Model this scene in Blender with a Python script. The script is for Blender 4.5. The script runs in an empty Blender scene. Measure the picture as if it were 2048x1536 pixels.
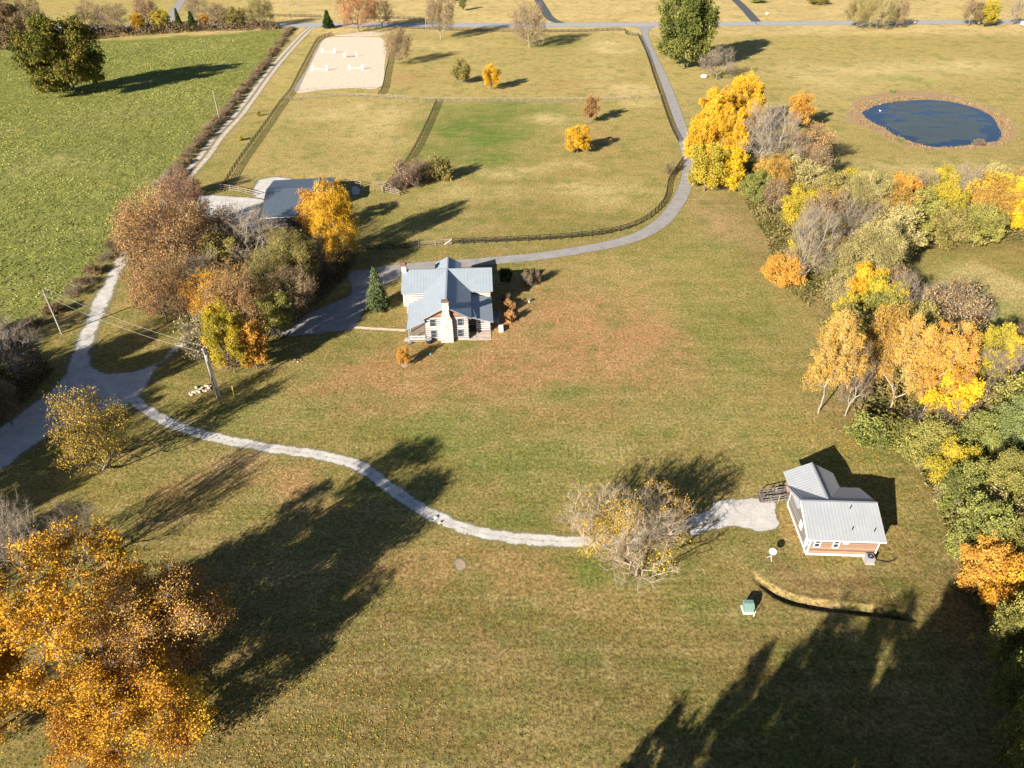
import bpy, math, random
import numpy as np
from mathutils import Vector, Matrix

# ------------------------------------------------------------------ camera, sky, sun, exposure
SC = bpy.context.scene
COL = SC.collection
FPX, HC, PITCH = 1420.0, 65.0, math.radians(35.6)      # focal length in photo pixels (2048 wide), camera height, tilt below horizon
cam_d = bpy.data.cameras.new('camera'); cam = bpy.data.objects.new('camera', cam_d); COL.objects.link(cam)
cam.location = (0, 0, HC); cam.rotation_euler = (math.pi/2 - PITCH, 0, 0)
cam_d.sensor_width = 36; cam_d.lens = 36*FPX/2048; cam_d.clip_start = 1; cam_d.clip_end = 4000
SC.camera = cam
SUN_EL, SUN_AZ = math.radians(22.3), math.radians(219.3)   # azimuth clockwise from +Y; shadows fall to the upper right
W = bpy.data.worlds.new("World"); SC.world = W; W.use_nodes = True
wn = W.node_tree.nodes; bg = wn['Background']
sky = wn.new('ShaderNodeTexSky'); sky.sky_type = 'NISHITA'; sky.sun_disc = False
sky.sun_elevation = SUN_EL; sky.sun_rotation = SUN_AZ; sky.air_density = 0.6; sky.dust_density = 0.2; sky.ozone_density = 1.0
W.node_tree.links.new(sky.outputs[0], bg.inputs[0]); bg.inputs[1].default_value = 0.05
sd = bpy.data.lights.new('sun', 'SUN'); sd.energy = 5.0; sd.angle = math.radians(0.5); sd.color = (1.0, 0.915, 0.79)
sun = bpy.data.objects.new('sun', sd); COL.objects.link(sun)
sdir = Vector((math.sin(SUN_AZ)*math.cos(SUN_EL), math.cos(SUN_AZ)*math.cos(SUN_EL), math.sin(SUN_EL)))
sun.rotation_euler = sdir.to_track_quat('Z', 'Y').to_euler(); sun.location = sdir*300
SC.view_settings.view_transform = 'Standard'; SC.view_settings.look = 'None'
SC.view_settings.gamma = 1; SC.view_settings.use_curve_mapping = False
SC.view_settings.exposure = 1.66
SC.render.resolution_x = 1024; SC.render.resolution_y = 768

# ------------------------------------------------------------------ measuring: where a point of the photograph lies on the ground
SP, CP = math.sin(PITCH), math.cos(PITCH)
def G(x, y, z=0.0):
    u = (x-1024)/FPX; v = (y-768)/FPX
    s = (HC-z)/(SP+v*CP)
    return Vector((u*s, s*(CP-v*SP), z))
def top_height(Y, yt):
    v = (yt-768)/FPX
    return HC - Y*(SP+v*CP)/(CP-v*SP)
def scale_at(x, y):
    return FPX/(HC/(SP+(y-768)/FPX*CP))            # photo pixels per metre

rng = np.random.default_rng(7)
random.seed(5)

# ------------------------------------------------------------------ materials
def nt(name):
    m = bpy.data.materials.new(name); m.use_nodes = True
    t = m.node_tree; p = t.nodes['Principled BSDF']
    p.inputs['Roughness'].default_value = 0.9; p.inputs['Specular IOR Level'].default_value = 0.15
    return m, t, p
class N:
    """tiny node helper"""
    def __init__(s, t): s.t = t
    def new(s, k, **kw):
        n = s.t.nodes.new(k)
        for a, b in kw.items(): setattr(n, a, b)
        return n
    def link(s, a, b): s.t.links.new(a, b)
    def coord(s, scale=(1,1,1), rot=(0,0,0), src='Object'):
        c = s.new('ShaderNodeTexCoord'); m = s.new('ShaderNodeMapping')
        m.inputs['Scale'].default_value = scale; m.inputs['Rotation'].default_value = rot
        s.link(c.outputs[src], m.inputs[0]); return m.outputs[0]
    def noise(s, vec, scale, detail=4, rough=0.55, out=0):
        n = s.new('ShaderNodeTexNoise'); n.inputs['Scale'].default_value = scale
        n.inputs['Detail'].default_value = detail; n.inputs['Roughness'].default_value = rough
        s.link(vec, n.inputs['Vector']); return n.outputs[out]
    def voro(s, vec, scale, feature='F1', out='Distance'):
        n = s.new('ShaderNodeTexVoronoi'); n.feature = feature; n.inputs['Scale'].default_value = scale
        s.link(vec, n.inputs['Vector']); return n.outputs[out]
    def ramp(s, fac, stops):
        n = s.new('ShaderNodeValToRGB'); e = n.color_ramp.elements
        while len(e) > 1: e.remove(e[-1])
        e[0].position = stops[0][0]; e[0].color = (*stops[0][1], 1) if len(stops[0][1]) == 3 else stops[0][1]
        for p, c in stops[1:]:
            q = e.new(p); q.color = (*c, 1)
        s.link(fac, n.inputs[0]); return n.outputs[0]
    def mix(s, fac, a, b, mode='MIX'):
        n = s.new('ShaderNodeMix'); n.data_type = 'RGBA'; n.blend_type = mode
        for v, i in ((fac, 0), (a, 6), (b, 7)):
            if isinstance(v, (int, float)): n.inputs[i].default_value = v
            elif isinstance(v, tuple): n.inputs[i].default_value = (*v, 1)
            else: s.link(v, n.inputs[i])
        return n.outputs[2]
    def math(s, op, a, b=0.0, c=None, clamp=False):
        n = s.new('ShaderNodeMath'); n.operation = op; n.use_clamp = clamp
        for i, v in enumerate((a, b, c)):
            if v is None: continue
            if isinstance(v, (int, float)): n.inputs[i].default_value = v
            else: s.link(v, n.inputs[i])
        return n.outputs[0]
    def attr(s, name, out='Color'):
        n = s.new('ShaderNodeAttribute'); n.attribute_name = name; return n.outputs[out]
    def bump(s, h, strength, dist, p):
        b = s.new('ShaderNodeBump'); b.inputs['Strength'].default_value = strength; b.inputs['Distance'].default_value = dist
        s.link(h, b.inputs['Height']); s.link(b.outputs[0], p.inputs['Normal'])
G3 = lambda v: (v, v, v)

def mat_plain(name, col, rough=0.8, var=0.12, scale=3.0, metal=0.0, spec=0.2, bump=0.0):
    m, t, p = nt(name); n = N(t); c = n.coord()
    f = n.noise(c, scale, 5)
    lo = tuple(x*(1-var*1.6) for x in col); hi = tuple(min(1, x*(1+var)) for x in col)
    n.link(n.ramp(f, [(0.3, lo), (0.7, hi)]), p.inputs['Base Color'])
    p.inputs['Roughness'].default_value = rough; p.inputs['Metallic'].default_value = metal
    p.inputs['Specular IOR Level'].default_value = spec
    if bump: n.bump(f, bump, 0.05, p)
    return m

def mat_ground():
    m, t, p = nt('ground_grass'); n = N(t); c = n.coord()
    base = n.attr('tint'); mask = n.new('ShaderNodeSeparateColor'); n.link(n.attr('mask'), mask.inputs[0])
    field, dry = mask.outputs[0], mask.outputs[1]
    # broad drifts between greener and drier turf
    big = n.noise(c, 0.045, 5, 0.6); mid = n.noise(c, 0.35, 5, 0.65); fine = n.noise(c, 2.6, 4, 0.75)
    swx = n.noise(n.coord(scale=(0.10, 0.9, 1)), 0.55, 4, 0.6)      # faint mower passes
    pat = n.noise(c, 0.13, 6, 0.68)
    c1 = n.mix(n.ramp(big, [(0.44, G3(0)), (0.60, G3(0.8))]), base, n.mix(0.45, base, (0.30, 0.215, 0.085)))
    c1 = n.mix(n.ramp(pat, [(0.50, G3(0)), (0.62, G3(0.75))]), c1, n.mix(0.55, c1, (0.085, 0.120, 0.026)))
    c1 = n.mix(n.ramp(pat, [(0.34, G3(0.6)), (0.46, G3(0))]), c1, n.mix(0.5, c1, (0.30, 0.17, 0.085)))
    c1 = n.mix(n.ramp(mid, [(0.48, G3(0)), (0.64, G3(0.7))]), c1, n.mix(0.55, c1, (0.10, 0.125, 0.03)))
    c1 = n.mix(n.ramp(mid, [(0.33, G3(0.6)), (0.46, G3(0))]), c1, n.mix(0.5, c1, (0.36, 0.28, 0.13)))
    c1 = n.mix(n.ramp(swx, [(0.45, G3(0)), (0.66, G3(0.55))]), c1, n.mix(0.5, c1, (0.33, 0.25, 0.11)))
    # rough pasture: slanting windrows
    st = n.math('ADD', n.math('MULTIPLY', n.noise(n.coord(scale=(1.0, 0.2, 1), rot=(0, 0, math.radians(7))), 0.85, 5, 0.7), 0.7), n.math('MULTIPLY', n.noise(c, 0.45, 6, 0.7), 0.3))
    fieldc = n.mix(n.ramp(st, [(0.38, G3(0)), (0.62, G3(1))]), n.mix(0.72, base, (0.050, 0.070, 0.016)), n.mix(0.45, base, (0.27, 0.27, 0.085)))
    fieldc = n.mix(n.ramp(pat, [(0.52, G3(0)), (0.66, G3(0.6))]), fieldc, n.mix(0.5, fieldc, (0.30, 0.25, 0.10)))
    fieldc = n.mix(n.ramp(mid, [(0.50, G3(0)), (0.66, G3(0.55))]), fieldc, (0.085, 0.115, 0.022))
    c2 = n.mix(field, c1, fieldc)
    g = n.mix(1.0, n.ramp(fine, [(0.28, G3(0.42)), (0.5, G3(0.98)), (0.72, G3(1.55))]), n.ramp(n.noise(c, 1.3, 4, 0.8), [(0.32, G3(0.66)), (0.5, G3(1.0)), (0.68, G3(1.28))]), 'MULTIPLY')
    out = n.mix(1.0, c2, g, 'MULTIPLY')
    spk = n.ramp(n.noise(c, 5.5, 2, 0.8), [(0.60, G3(0)), (0.70, G3(0.5))])
    out = n.mix(spk, out, n.mix(0.6, out, (0.46, 0.36, 0.19)))
    n.link(out, p.inputs['Base Color']); p.inputs['Roughness'].default_value = 1.0; p.inputs['Specular IOR Level'].default_value = 0.02
    h = n.math('ADD', n.math('MULTIPLY', fine, 0.6), n.math('MULTIPLY', n.noise(c, 7.0, 3, 0.7), 0.4))
    h = n.math('ADD', h, n.math('MULTIPLY', n.math('MULTIPLY', st, field), 1.6))
    n.bump(h, 0.75, 0.16, p)
    return m

def mat_gravel(name, a, b, grass=(0.16, 0.14, 0.06), grassy=0.5, strip=0.0, scale=6.0):
    """stone surface with turf creeping in at its edges ('edge' runs 0 at the middle to 1 at the border)"""
    m, t, p = nt(name); n = N(t); c = n.coord()
    f = n.noise(c, scale, 5, 0.75); g = n.noise(c, 0.5, 5, 0.6)
    col = n.mix(n.ramp(g, [(0.35, G3(0)), (0.65, G3(1))]), a, b)
    col = n.mix(1.0, col, n.ramp(f, [(0.3, G3(0.62)), (0.7, G3(1.22))]), 'MULTIPLY')
    e = n.attr('edge', 'Fac'); gn = n.noise(c, 1.6, 5, 0.8)
    k = n.math('ADD', n.math('MULTIPLY', n.math('POWER', e, 4.0), 0.75), n.math('SUBTRACT', gn, 0.5 + (1-grassy)*0.45))
    if strip:
        mid = n.math('SUBTRACT', 1.0, n.math('MULTIPLY', e, 2.6), clamp=True)
        k = n.math('MAXIMUM', k, n.math('ADD', n.math('MULTIPLY', mid, strip), n.math('SUBTRACT', gn, 0.62)))
    k = n.ramp(n.math('MULTIPLY', k, 3.0, clamp=True), [(0.15, G3(0)), (0.6, G3(0.95))])
    gc = n.mix(1.0, grass, n.ramp(f, [(0.3, G3(0.6)), (0.7, G3(1.4))]), 'MULTIPLY')
    n.link(n.mix(k, col, gc), p.inputs['Base Color']); p.inputs['Roughness'].default_value = 1.0
    p.inputs['Specular IOR Level'].default_value = 0.05
    n.bump(f, 0.6, 0.08, p)
    return m

def mat_leaf(name, a, b, c3):
    m = bpy.data.materials.new(name); m.use_nodes = True; t = m.node_tree; t.nodes.clear(); n = N(t)
    v = n.attr('var', 'Fac')
    col = n.ramp(v, [(0.0, a), (0.45, b), (0.95, c3)])
    d = n.new('ShaderNodeBsdfDiffuse'); tr = n.new('ShaderNodeBsdfTranslucent'); mx = n.new('ShaderNodeMixShader'); o = n.new('ShaderNodeOutputMaterial')
    n.link(col, d.inputs[0]); n.link(col, tr.inputs[0]); mx.inputs[0].default_value = 0.15
    n.link(d.outputs[0], mx.inputs[1]); n.link(tr.outputs[0], mx.inputs[2]); n.link(mx.outputs[0], o.inputs[0])
    return m

def mat_bark(name, a, b):
    m, t, p = nt(name); n = N(t); c = n.coord(scale=(1, 1, 0.35))
    f = n.noise(c, 4.0, 5, 0.7)
    n.link(n.ramp(f, [(0.35, a), (0.65, b)]), p.inputs['Base Color']); n.bump(f, 0.4, 0.05, p)
    return m

def mat_metal_roof(name, col):
    m, t, p = nt(name); n = N(t); c = n.coord()
    f = n.noise(c, 0.7, 5, 0.6); g = n.noise(n.coord(scale=(6, 0.6, 0.6)), 1.0, 4)
    k = n.mix(0.5, n.ramp(f, [(0.3, G3(0.86)), (0.7, G3(1.06))]), n.ramp(g, [(0.3, G3(0.9)), (0.7, G3(1.06))]))
    n.link(n.mix(1.0, col, k, 'MULTIPLY'), p.inputs['Base Color'])
    p.inputs['Roughness'].default_value = 0.5; p.inputs['Metallic'].default_value = 0.15; p.inputs['Specular IOR Level'].default_value = 0.35
    return m

def mat_stone(name, a, b, joint, scale):
    m, t, p = nt(name); n = N(t); c = n.coord()
    e = n.voro(c, scale, 'DISTANCE_TO_EDGE'); vc = n.voro(c, scale, 'F1', 'Color')
    sep = n.new('ShaderNodeSeparateColor'); n.link(vc, sep.inputs[0])
    col = n.mix(sep.outputs[0], a, b)
    col = n.mix(1.0, col, n.ramp(n.noise(c, 9, 4), [(0.3, G3(0.8)), (0.7, G3(1.1))]), 'MULTIPLY')
    n.link(n.mix(n.ramp(e, [(0.03, G3(1)), (0.10, G3(0))]), col, joint), p.inputs['Base Color'])
    n.bump(n.ramp(e, [(0.0, G3(0)), (0.15, G3(1))]), 0.7, 0.06, p)
    return m

def mat_boards(name, cols, joint=0.55, pitch=0.18, axis='Z', gap=0.10):
    """horizontal lapped boards: each board its own tone with weather streaks"""
    m, t, p = nt(name); n = N(t)
    sep = n.new('ShaderNodeSeparateXYZ'); co = n.new('ShaderNodeTexCoord'); n.link(co.outputs['Object'], sep.inputs[0])
    z = n.math('DIVIDE', sep.outputs[axis], pitch)
    fl = n.math('FLOOR', z); fr = n.math('FRACT', z)
    wn_ = n.new('ShaderNodeTexWhiteNoise'); wn_.noise_dimensions = '1D'; n.link(fl, wn_.inputs['W'])
    sc = {'Z': (0.5, 0.5, 9), 'Y': (0.5, 9, 0.5), 'X': (9, 0.5, 0.5)}[axis]
    st = n.noise(n.coord(scale=sc), 1.3, 5, 0.65)
    f = n.math('ADD', n.math('MULTIPLY', wn_.outputs[0], 0.45), n.math('MULTIPLY', st, 0.55))
    col = n.ramp(f, [(0.22, cols[0]), (0.5, cols[1]), (0.75, cols[2])])
    n.link(n.mix(n.ramp(fr, [(0.0, G3(joint)), (gap, G3(0))]), col, tuple(x*0.35 for x in cols[0])), p.inputs['Base Color'])
    n.bump(fr, 0.5, 0.03, p)
    return m

def mat_water():
    m, t, p = nt('pond_water'); n = N(t); c = n.coord()
    a = n.noise(c, 0.075, 7, 0.62); b = n.noise(n.coord(scale=(0.6, 1.4, 1)), 0.16, 7, 0.66)
    e = n.attr('edge', 'Fac')
    alg = n.math('ADD', n.math('ADD', n.math('MULTIPLY', a, 0.6), n.math('MULTIPLY', b, 0.6)), n.math('MULTIPLY', n.math('POWER', e, 3.0), -0.22))
    k = n.ramp(alg, [(0.525, G3(0)), (0.56, G3(1))])
    n.link(n.mix(k, (0.002, 0.006, 0.017), n.mix(n.ramp(b, [(0.4, G3(0)), (0.6, G3(1))]), (0.034, 0.042, 0.034), (0.050, 0.056, 0.040))), p.inputs['Base Color'])
    r = n.new('ShaderNodeMapRange'); n.link(k, r.inputs[0]); r.inputs[3].default_value = 0.07; r.inputs[4].default_value = 0.35
    n.link(r.outputs[0], p.inputs['Roughness']); p.inputs['Specular IOR Level'].default_value = 0.32
    p.inputs['IOR'].default_value = 1.33
    n.bump(n.noise(c, 3.0, 3), 0.04, 0.05, p)
    return m

M = {}
M['ground'] = mat_ground()
M['gravel'] = mat_gravel('pale_gravel', (0.54, 0.52, 0.485), (0.41, 0.385, 0.35), grassy=0.72)
M['gravel_track'] = mat_gravel('worn_gravel', (0.50, 0.47, 0.41), (0.40, 0.34, 0.255), grass=(0.22, 0.165, 0.08), grassy=0.6, strip=0.55)
M['cabin_track'] = mat_gravel('cabin_gravel', (0.56, 0.54, 0.50), (0.42, 0.395, 0.36), grass=(0.16, 0.145, 0.06), grassy=0.86, strip=0.22)
M['asphalt'] = mat_gravel('grey_asphalt', (0.315, 0.295, 0.275), (0.245, 0.23, 0.22), grassy=0.14, scale=9)
M['dark_asphalt'] = mat_gravel('dark_asphalt', (0.095, 0.10, 0.11), (0.075, 0.08, 0.09), grassy=0.1, scale=9)
M['road'] = mat_gravel('county_road_asphalt', (0.34, 0.335, 0.34), (0.29, 0.285, 0.29), grassy=0.1, scale=4)
M['sand'] = mat_gravel('arena_sand', (0.60, 0.51, 0.40), (0.53, 0.43, 0.32), grassy=0.05, scale=1.5)
M['bank'] = mat_gravel('reedy_bank', (0.27, 0.18, 0.10), (0.34, 0.235, 0.13), grass=(0.28, 0.22, 0.10), grassy=0.35, scale=2.5)
M['soil'] = mat_gravel('bare_soil', (0.42, 0.34, 0.27), (0.30, 0.22, 0.15), grassy=0.6)
M['water'] = mat_water()
M['bark'] = mat_bark('grey_bark', (0.11, 0.085, 0.065), (0.20, 0.165, 0.13))
M['pale_bark'] = mat_bark('pale_bark', (0.19, 0.165, 0.135), (0.38, 0.34, 0.285))
M['twig'] = mat_bark('grey_twigs', (0.19, 0.15, 0.11), (0.31, 0.255, 0.19))
M['straw_twig'] = mat_bark('straw_twigs', (0.22, 0.17, 0.115), (0.38, 0.31, 0.215))
M['brown_twig'] = mat_bark('brown_twigs', (0.13, 0.085, 0.055), (0.22, 0.155, 0.10))
PAL = {
 'yellow': ((0.36, 0.24, 0.018), (0.58, 0.38, 0.022), (0.72, 0.49, 0.035)),
 'gold': ((0.34, 0.19, 0.02), (0.55, 0.31, 0.025), (0.70, 0.44, 0.04)),
 'orange': ((0.34, 0.16, 0.03), (0.50, 0.255, 0.045), (0.62, 0.37, 0.08)),
 'peach': ((0.26, 0.15, 0.035), (0.45, 0.265, 0.055), (0.58, 0.38, 0.10)),
 'rust': ((0.20, 0.11, 0.045), (0.33, 0.19, 0.075), (0.46, 0.29, 0.12)),
 'tan': ((0.24, 0.125, 0.045), (0.42, 0.23, 0.085), (0.56, 0.34, 0.14)),
 'brown': ((0.15, 0.10, 0.05), (0.24, 0.165, 0.085), (0.34, 0.245, 0.13)),
 'redbrown': ((0.18, 0.10, 0.06), (0.28, 0.155, 0.09), (0.39, 0.23, 0.135)),
 'olive': ((0.12, 0.10, 0.03), (0.22, 0.185, 0.055), (0.34, 0.28, 0.095)),
 'greenolive': ((0.11, 0.105, 0.028), (0.22, 0.205, 0.052), (0.37, 0.33, 0.09)),
 'green': ((0.085, 0.10, 0.025), (0.165, 0.175, 0.045), (0.29, 0.28, 0.08)),
 'limegold': ((0.16, 0.15, 0.03), (0.33, 0.27, 0.035), (0.56, 0.39, 0.04)),
 'sage': ((0.18, 0.155, 0.06), (0.32, 0.27, 0.105), (0.46, 0.39, 0.17)),
 'oakturn': ((0.055, 0.068, 0.015), (0.12, 0.115, 0.024), (0.24, 0.185, 0.04)),
 'dark': ((0.02, 0.035, 0.012), (0.035, 0.06, 0.018), (0.06, 0.09, 0.025)),
 'fir': ((0.05, 0.075, 0.03), (0.10, 0.125, 0.05), (0.16, 0.19, 0.085)),
 'pine': ((0.13, 0.16, 0.05), (0.22, 0.25, 0.085), (0.32, 0.33, 0.13)),
 'under': ((0.07, 0.065, 0.02), (0.14, 0.125, 0.04), (0.24, 0.185, 0.08)),
 'underbrown': ((0.09, 0.06, 0.03), (0.16, 0.11, 0.06), (0.24, 0.17, 0.10)),
 'sycamore': ((0.15, 0.11, 0.02), (0.46, 0.235, 0.025), (0.64, 0.35, 0.04)),
 'dull': ((0.24, 0.16, 0.03), (0.42, 0.29, 0.035), (0.58, 0.42, 0.06)),
 'deepgreen': ((0.05, 0.065, 0.016), (0.115, 0.125, 0.03), (0.21, 0.205, 0.055)),
 'redorange': ((0.24, 0.11, 0.05), (0.38, 0.185, 0.08), (0.50, 0.28, 0.12)),
 'turf': ((0.14, 0.15, 0.04), (0.25, 0.21, 0.075), (0.38, 0.28, 0.14)),
 'pasture': ((0.14, 0.16, 0.04), (0.23, 0.24, 0.065), (0.34, 0.32, 0.11)),
 'rustgold': ((0.22, 0.11, 0.03), (0.42, 0.22, 0.055), (0.56, 0.33, 0.09)),
 'mixed': ((0.24, 0.11, 0.03), (0.50, 0.24, 0.03), (0.66, 0.44, 0.04)),
}
for k, v in PAL.items(): M['leaf_'+k] = mat_leaf(k+'_leaves', *v)

# ------------------------------------------------------------------ mesh and object helpers
def fast_mesh(name, verts, faces_flat, sizes, attrs=None, smooth=False):
    me = bpy.data.meshes.new(name)
    verts = np.asarray(verts, dtype=np.float32).reshape(-1, 3); faces_flat = np.asarray(faces_flat, dtype=np.int32)
    sizes = np.asarray(sizes, dtype=np.int32)
    me.vertices.add(len(verts)); me.vertices.foreach_set('co', verts.ravel())
    me.loops.add(len(faces_flat)); me.loops.foreach_set('vertex_index', faces_flat)
    me.polygons.add(len(sizes)); me.polygons.foreach_set('loop_start', np.concatenate([[0], np.cumsum(sizes)[:-1]]).astype(np.int32))
    if attrs:
        for an, (ty, data) in attrs.items():
            a = me.attributes.new(an, ty, 'POINT')
            a.data.foreach_set('value' if ty == 'FLOAT' else 'color', np.asarray(data, dtype=np.float32).ravel())
    me.update(calc_edges=True); me.validate()
    if smooth: me.polygons.foreach_set('use_smooth', np.ones(len(sizes), dtype=bool))
    return me

class MB:
    """collects boxes, bars and prisms in one mesh"""
    def __init__(s): s.v = []; s.f = []
    def box(s, x0, x1, y0, y1, z0, z1):
        b = len(s.v)
        s.v += [(x0,y0,z0),(x1,y0,z0),(x1,y1,z0),(x0,y1,z0),(x0,y0,z1),(x1,y0,z1),(x1,y1,z1),(x0,y1,z1)]
        s.f += [[b+i for i in q] for q in ((3,2,1,0),(4,5,6,7),(0,1,5,4),(1,2,6,5),(2,3,7,6),(3,0,4,7))]; return s
    def bar(s, a, b_, w, h, up=(0,0,1)):
        a = Vector(a); b_ = Vector(b_); d = (b_-a).normalized(); u = Vector(up)
        if abs(d.dot(u)) > 0.98: u = Vector((1,0,0))
        r = d.cross(u).normalized()*w/2; q = r.cross(d).normalized()*h/2; i = len(s.v)
        for e in (a, b_):
            for k, l in ((-1,-1),(1,-1),(1,1),(-1,1)): s.v.append(tuple(e+r*k+q*l))
        s.f += [[i+j for j in q_] for q_ in ((3,2,1,0),(4,5,6,7),(0,1,5,4),(1,2,6,5),(2,3,7,6),(3,0,4,7))]; return s
    def tube(s, pts, rad, n=8, cap=True):
        rs = rad if isinstance(rad, (list, tuple)) else [rad]*len(pts); pts = [Vector(p) for p in pts]; i0 = len(s.v)
        for k, p in enumerate(pts):
            d = (pts[min(k+1, len(pts)-1)]-pts[max(k-1, 0)]).normalized()
            u = Vector((0,0,1)) if abs(d.z) < 0.95 else Vector((1,0,0))
            a = d.cross(u).normalized(); b = a.cross(d)
            for j in range(n):
                t = 2*math.pi*j/n; s.v.append(tuple(p+(a*math.cos(t)+b*math.sin(t))*rs[k]))
        for k in range(len(pts)-1):
            for j in range(n):
                s.f.append([i0+k*n+j, i0+k*n+(j+1)%n, i0+(k+1)*n+(j+1)%n, i0+(k+1)*n+j])
        if cap: s.f.append([i0+j for j in range(n)][::-1]); s.f.append([i0+(len(pts)-1)*n+j for j in range(n)])
        return s
    def poly(s, pts):
        i = len(s.v); s.v += [tuple(p) for p in pts]; s.f.append(list(range(i, i+len(pts)))); return s
    def prism(s, pts, d):
        """closed prism: polygon pts swept by vector d"""
        i = len(s.v); n = len(pts); d = Vector(d)
        s.v += [tuple(p) for p in pts] + [tuple(Vector(p)+d) for p in pts]
        s.f.append(list(range(i, i+n))[::-1]); s.f.append(list(range(i+n, i+2*n)))
        for k in range(n): s.f.append([i+k, i+(k+1)%n, i+n+(k+1)%n, i+n+k])
        return s
    def mesh(s, name):
        me = bpy.data.meshes.new(name); me.from_pydata(s.v, [], s.f); me.validate()
        import bmesh
        bm = bmesh.new(); bm.from_mesh(me); bmesh.ops.recalc_face_normals(bm, faces=bm.faces); bm.to_mesh(me); bm.free()
        return me
    def build(s, name, m, parent=None, smooth=False):
        me = s.mesh(name); me.materials.append(m)
        if smooth: me.polygons.foreach_set('use_smooth', [True]*len(me.polygons))
        return link(name, me, parent)
def link(name, data, parent=None, loc=None):
    o = bpy.data.objects.new(name, data); COL.objects.link(o)
    if parent: o.parent = parent
    if loc is not None: o.location = loc
    return o
def tag(o, label=None, cat=None, group=None, kind=None):
    if label: o['label'] = label
    if cat: o['category'] = cat
    if group: o['group'] = group
    if kind: o['kind'] = kind
    return o
def thing(name, loc, label, cat, group=None, rz=0.0):
    o = link(name, None, None, loc); o.rotation_euler = (0, 0, rz); return tag(o, label, cat, group)

# smooth value noise on arrays, for outlines and tints
_P = rng.random((256, 256))
def vnoise(x, y):
    x = np.asarray(x, float); y = np.asarray(y, float)
    xi = np.floor(x).astype(int); yi = np.floor(y).astype(int); fx = x-xi; fy = y-yi
    fx = fx*fx*(3-2*fx); fy = fy*fy*(3-2*fy)
    g = lambda i, j: _P[(xi+i) % 256, (yi+j) % 256]
    return (g(0,0)*(1-fx)+g(1,0)*fx)*(1-fy)+(g(0,1)*(1-fx)+g(1,1)*fx)*fy
def fnoise(x, y, o=4):
    t = 0; a = 0.5; s = 0
    for k in range(o): t = t+a*vnoise(x*2**k+17*k, y*2**k+5*k); s += a; a *= 0.55
    return t/s
def poly_dist(X, Y, pts, closed=False):
    d = np.full(X.shape, 1e9); sg = np.zeros(X.shape)
    n = len(pts)
    for i in range(n if closed else n-1):
        ax, ay = pts[i][0], pts[i][1]; bx, by = pts[(i+1) % n][0], pts[(i+1) % n][1]
        L2 = (bx-ax)**2+(by-ay)**2+1e-9
        t = np.clip(((X-ax)*(bx-ax)+(Y-ay)*(by-ay))/L2, 0, 1)
        q = np.hypot(X-ax-t*(bx-ax), Y-ay-t*(by-ay)); c = (bx-ax)*(Y-ay)-(by-ay)*(X-ax)
        m = q < d; d = np.where(m, q, d); sg = np.where(m, np.sign(c), sg)
    return d, sg
def inside(X, Y, pts):
    r = np.zeros(X.shape, bool); n = len(pts)
    for i in range(n):
        x1, y1 = pts[i][0], pts[i][1]; x2, y2 = pts[(i+1) % n][0], pts[(i+1) % n][1]
        r ^= ((y1 > Y) != (y2 > Y)) & (X < (x2-x1)*(Y-y1)/(y2-y1+1e-12)+x1)
    return r

# ------------------------------------------------------------------ ground
TRENCH = [G(*p) for p in [(1500,1146),(1512,1158),(1530,1172),(1552,1187),(1585,1200),(1620,1208),(1660,1214),(1710,1219),(1770,1226),(1845,1237)]]
def axis(lo, hi, step, fine, fstep, out):
    a = list(np.arange(lo, fine[0], step))+list(np.arange(fine[0], fine[1], fstep))+list(np.arange(fine[1], hi, step))
    k = step; x = lo
    left = []; 
    while x > out[0]: k *= 1.25; x -= k; left.append(x)
    k = step; x = a[-1]; right = []
    while x < out[1]: k *= 1.25; x += k; right.append(x)
    return np.array(left[::-1]+a+right)
gx = axis(-170, 190, 1.3, (26, 52), 0.26, (-2600, 2600)); gy = axis(22, 420, 1.3, (44, 56), 0.26, (-900, 3500))
GX, GY = np.meshgrid(gx, gy)
td, ts = poly_dist(GX, GY, TRENCH)
tt = np.clip((GX-TRENCH[0].x)/2.5, 0, 1)*np.clip((TRENCH[-1].x-GX)/2, 0, 1)
farside = np.where(GY > np.interp(GX, [p.x for p in TRENCH], [p.y for p in TRENCH]), 1, 0)
GZ = tt*(-0.8*np.exp(-(td/0.42)**2) + farside*0.15*np.exp(-((td-0.75)/0.32)**2)*np.clip(3*(fnoise(GX*0.7+9, GY*0.7)-0.3), 0.1, 1.3)) * (0.8+0.5*fnoise(GX*0.8, GY*0.8))
# where each ground point sits in the photograph, only to lay out field colours
dep = GY*CP+HC*SP; ok = dep > 20
PX = np.where(ok, 1024+FPX*GX/np.maximum(dep, 20), 1024); PY = np.where(ok, 768+FPX*(HC*CP-GY*SP)/np.maximum(dep, 20), 3000)
wx = (fnoise(GX*0.06, GY*0.06)-0.5)*2; wy = (fnoise(GX*0.06+40, GY*0.06+9)-0.5)*2
QX = GX+wx*9; QY = GY+wy*9
LAWN = np.array([0.185, 0.155, 0.050]); GREEN = np.array([0.100, 0.150, 0.030]); BROWN = np.array([0.330, 0.175, 0.092])
TAN = np.array([0.52, 0.41, 0.215]); FIELD = np.array([0.205, 0.205, 0.055]); PALE = np.array([0.385, 0.31, 0.125]); DARKB = np.array([0.165, 0.115, 0.045])
C = np.broadcast_to(LAWN, GX.shape+(3,)).copy()
def paint(col, w):
    global C
    w = np.clip(w, 0, 1)[..., None]; C = C*(1-w)+np.array(col)*w
def soft_poly(pxs, soft=4.0):
    pts = [G(*p) for p in pxs]; d, _ = poly_dist(QX, QY, pts, True); ins = inside(QX, QY, pts)
    return np.clip(0.5+np.where(ins, d, -d)/soft*0.5, 0, 1)
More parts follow.
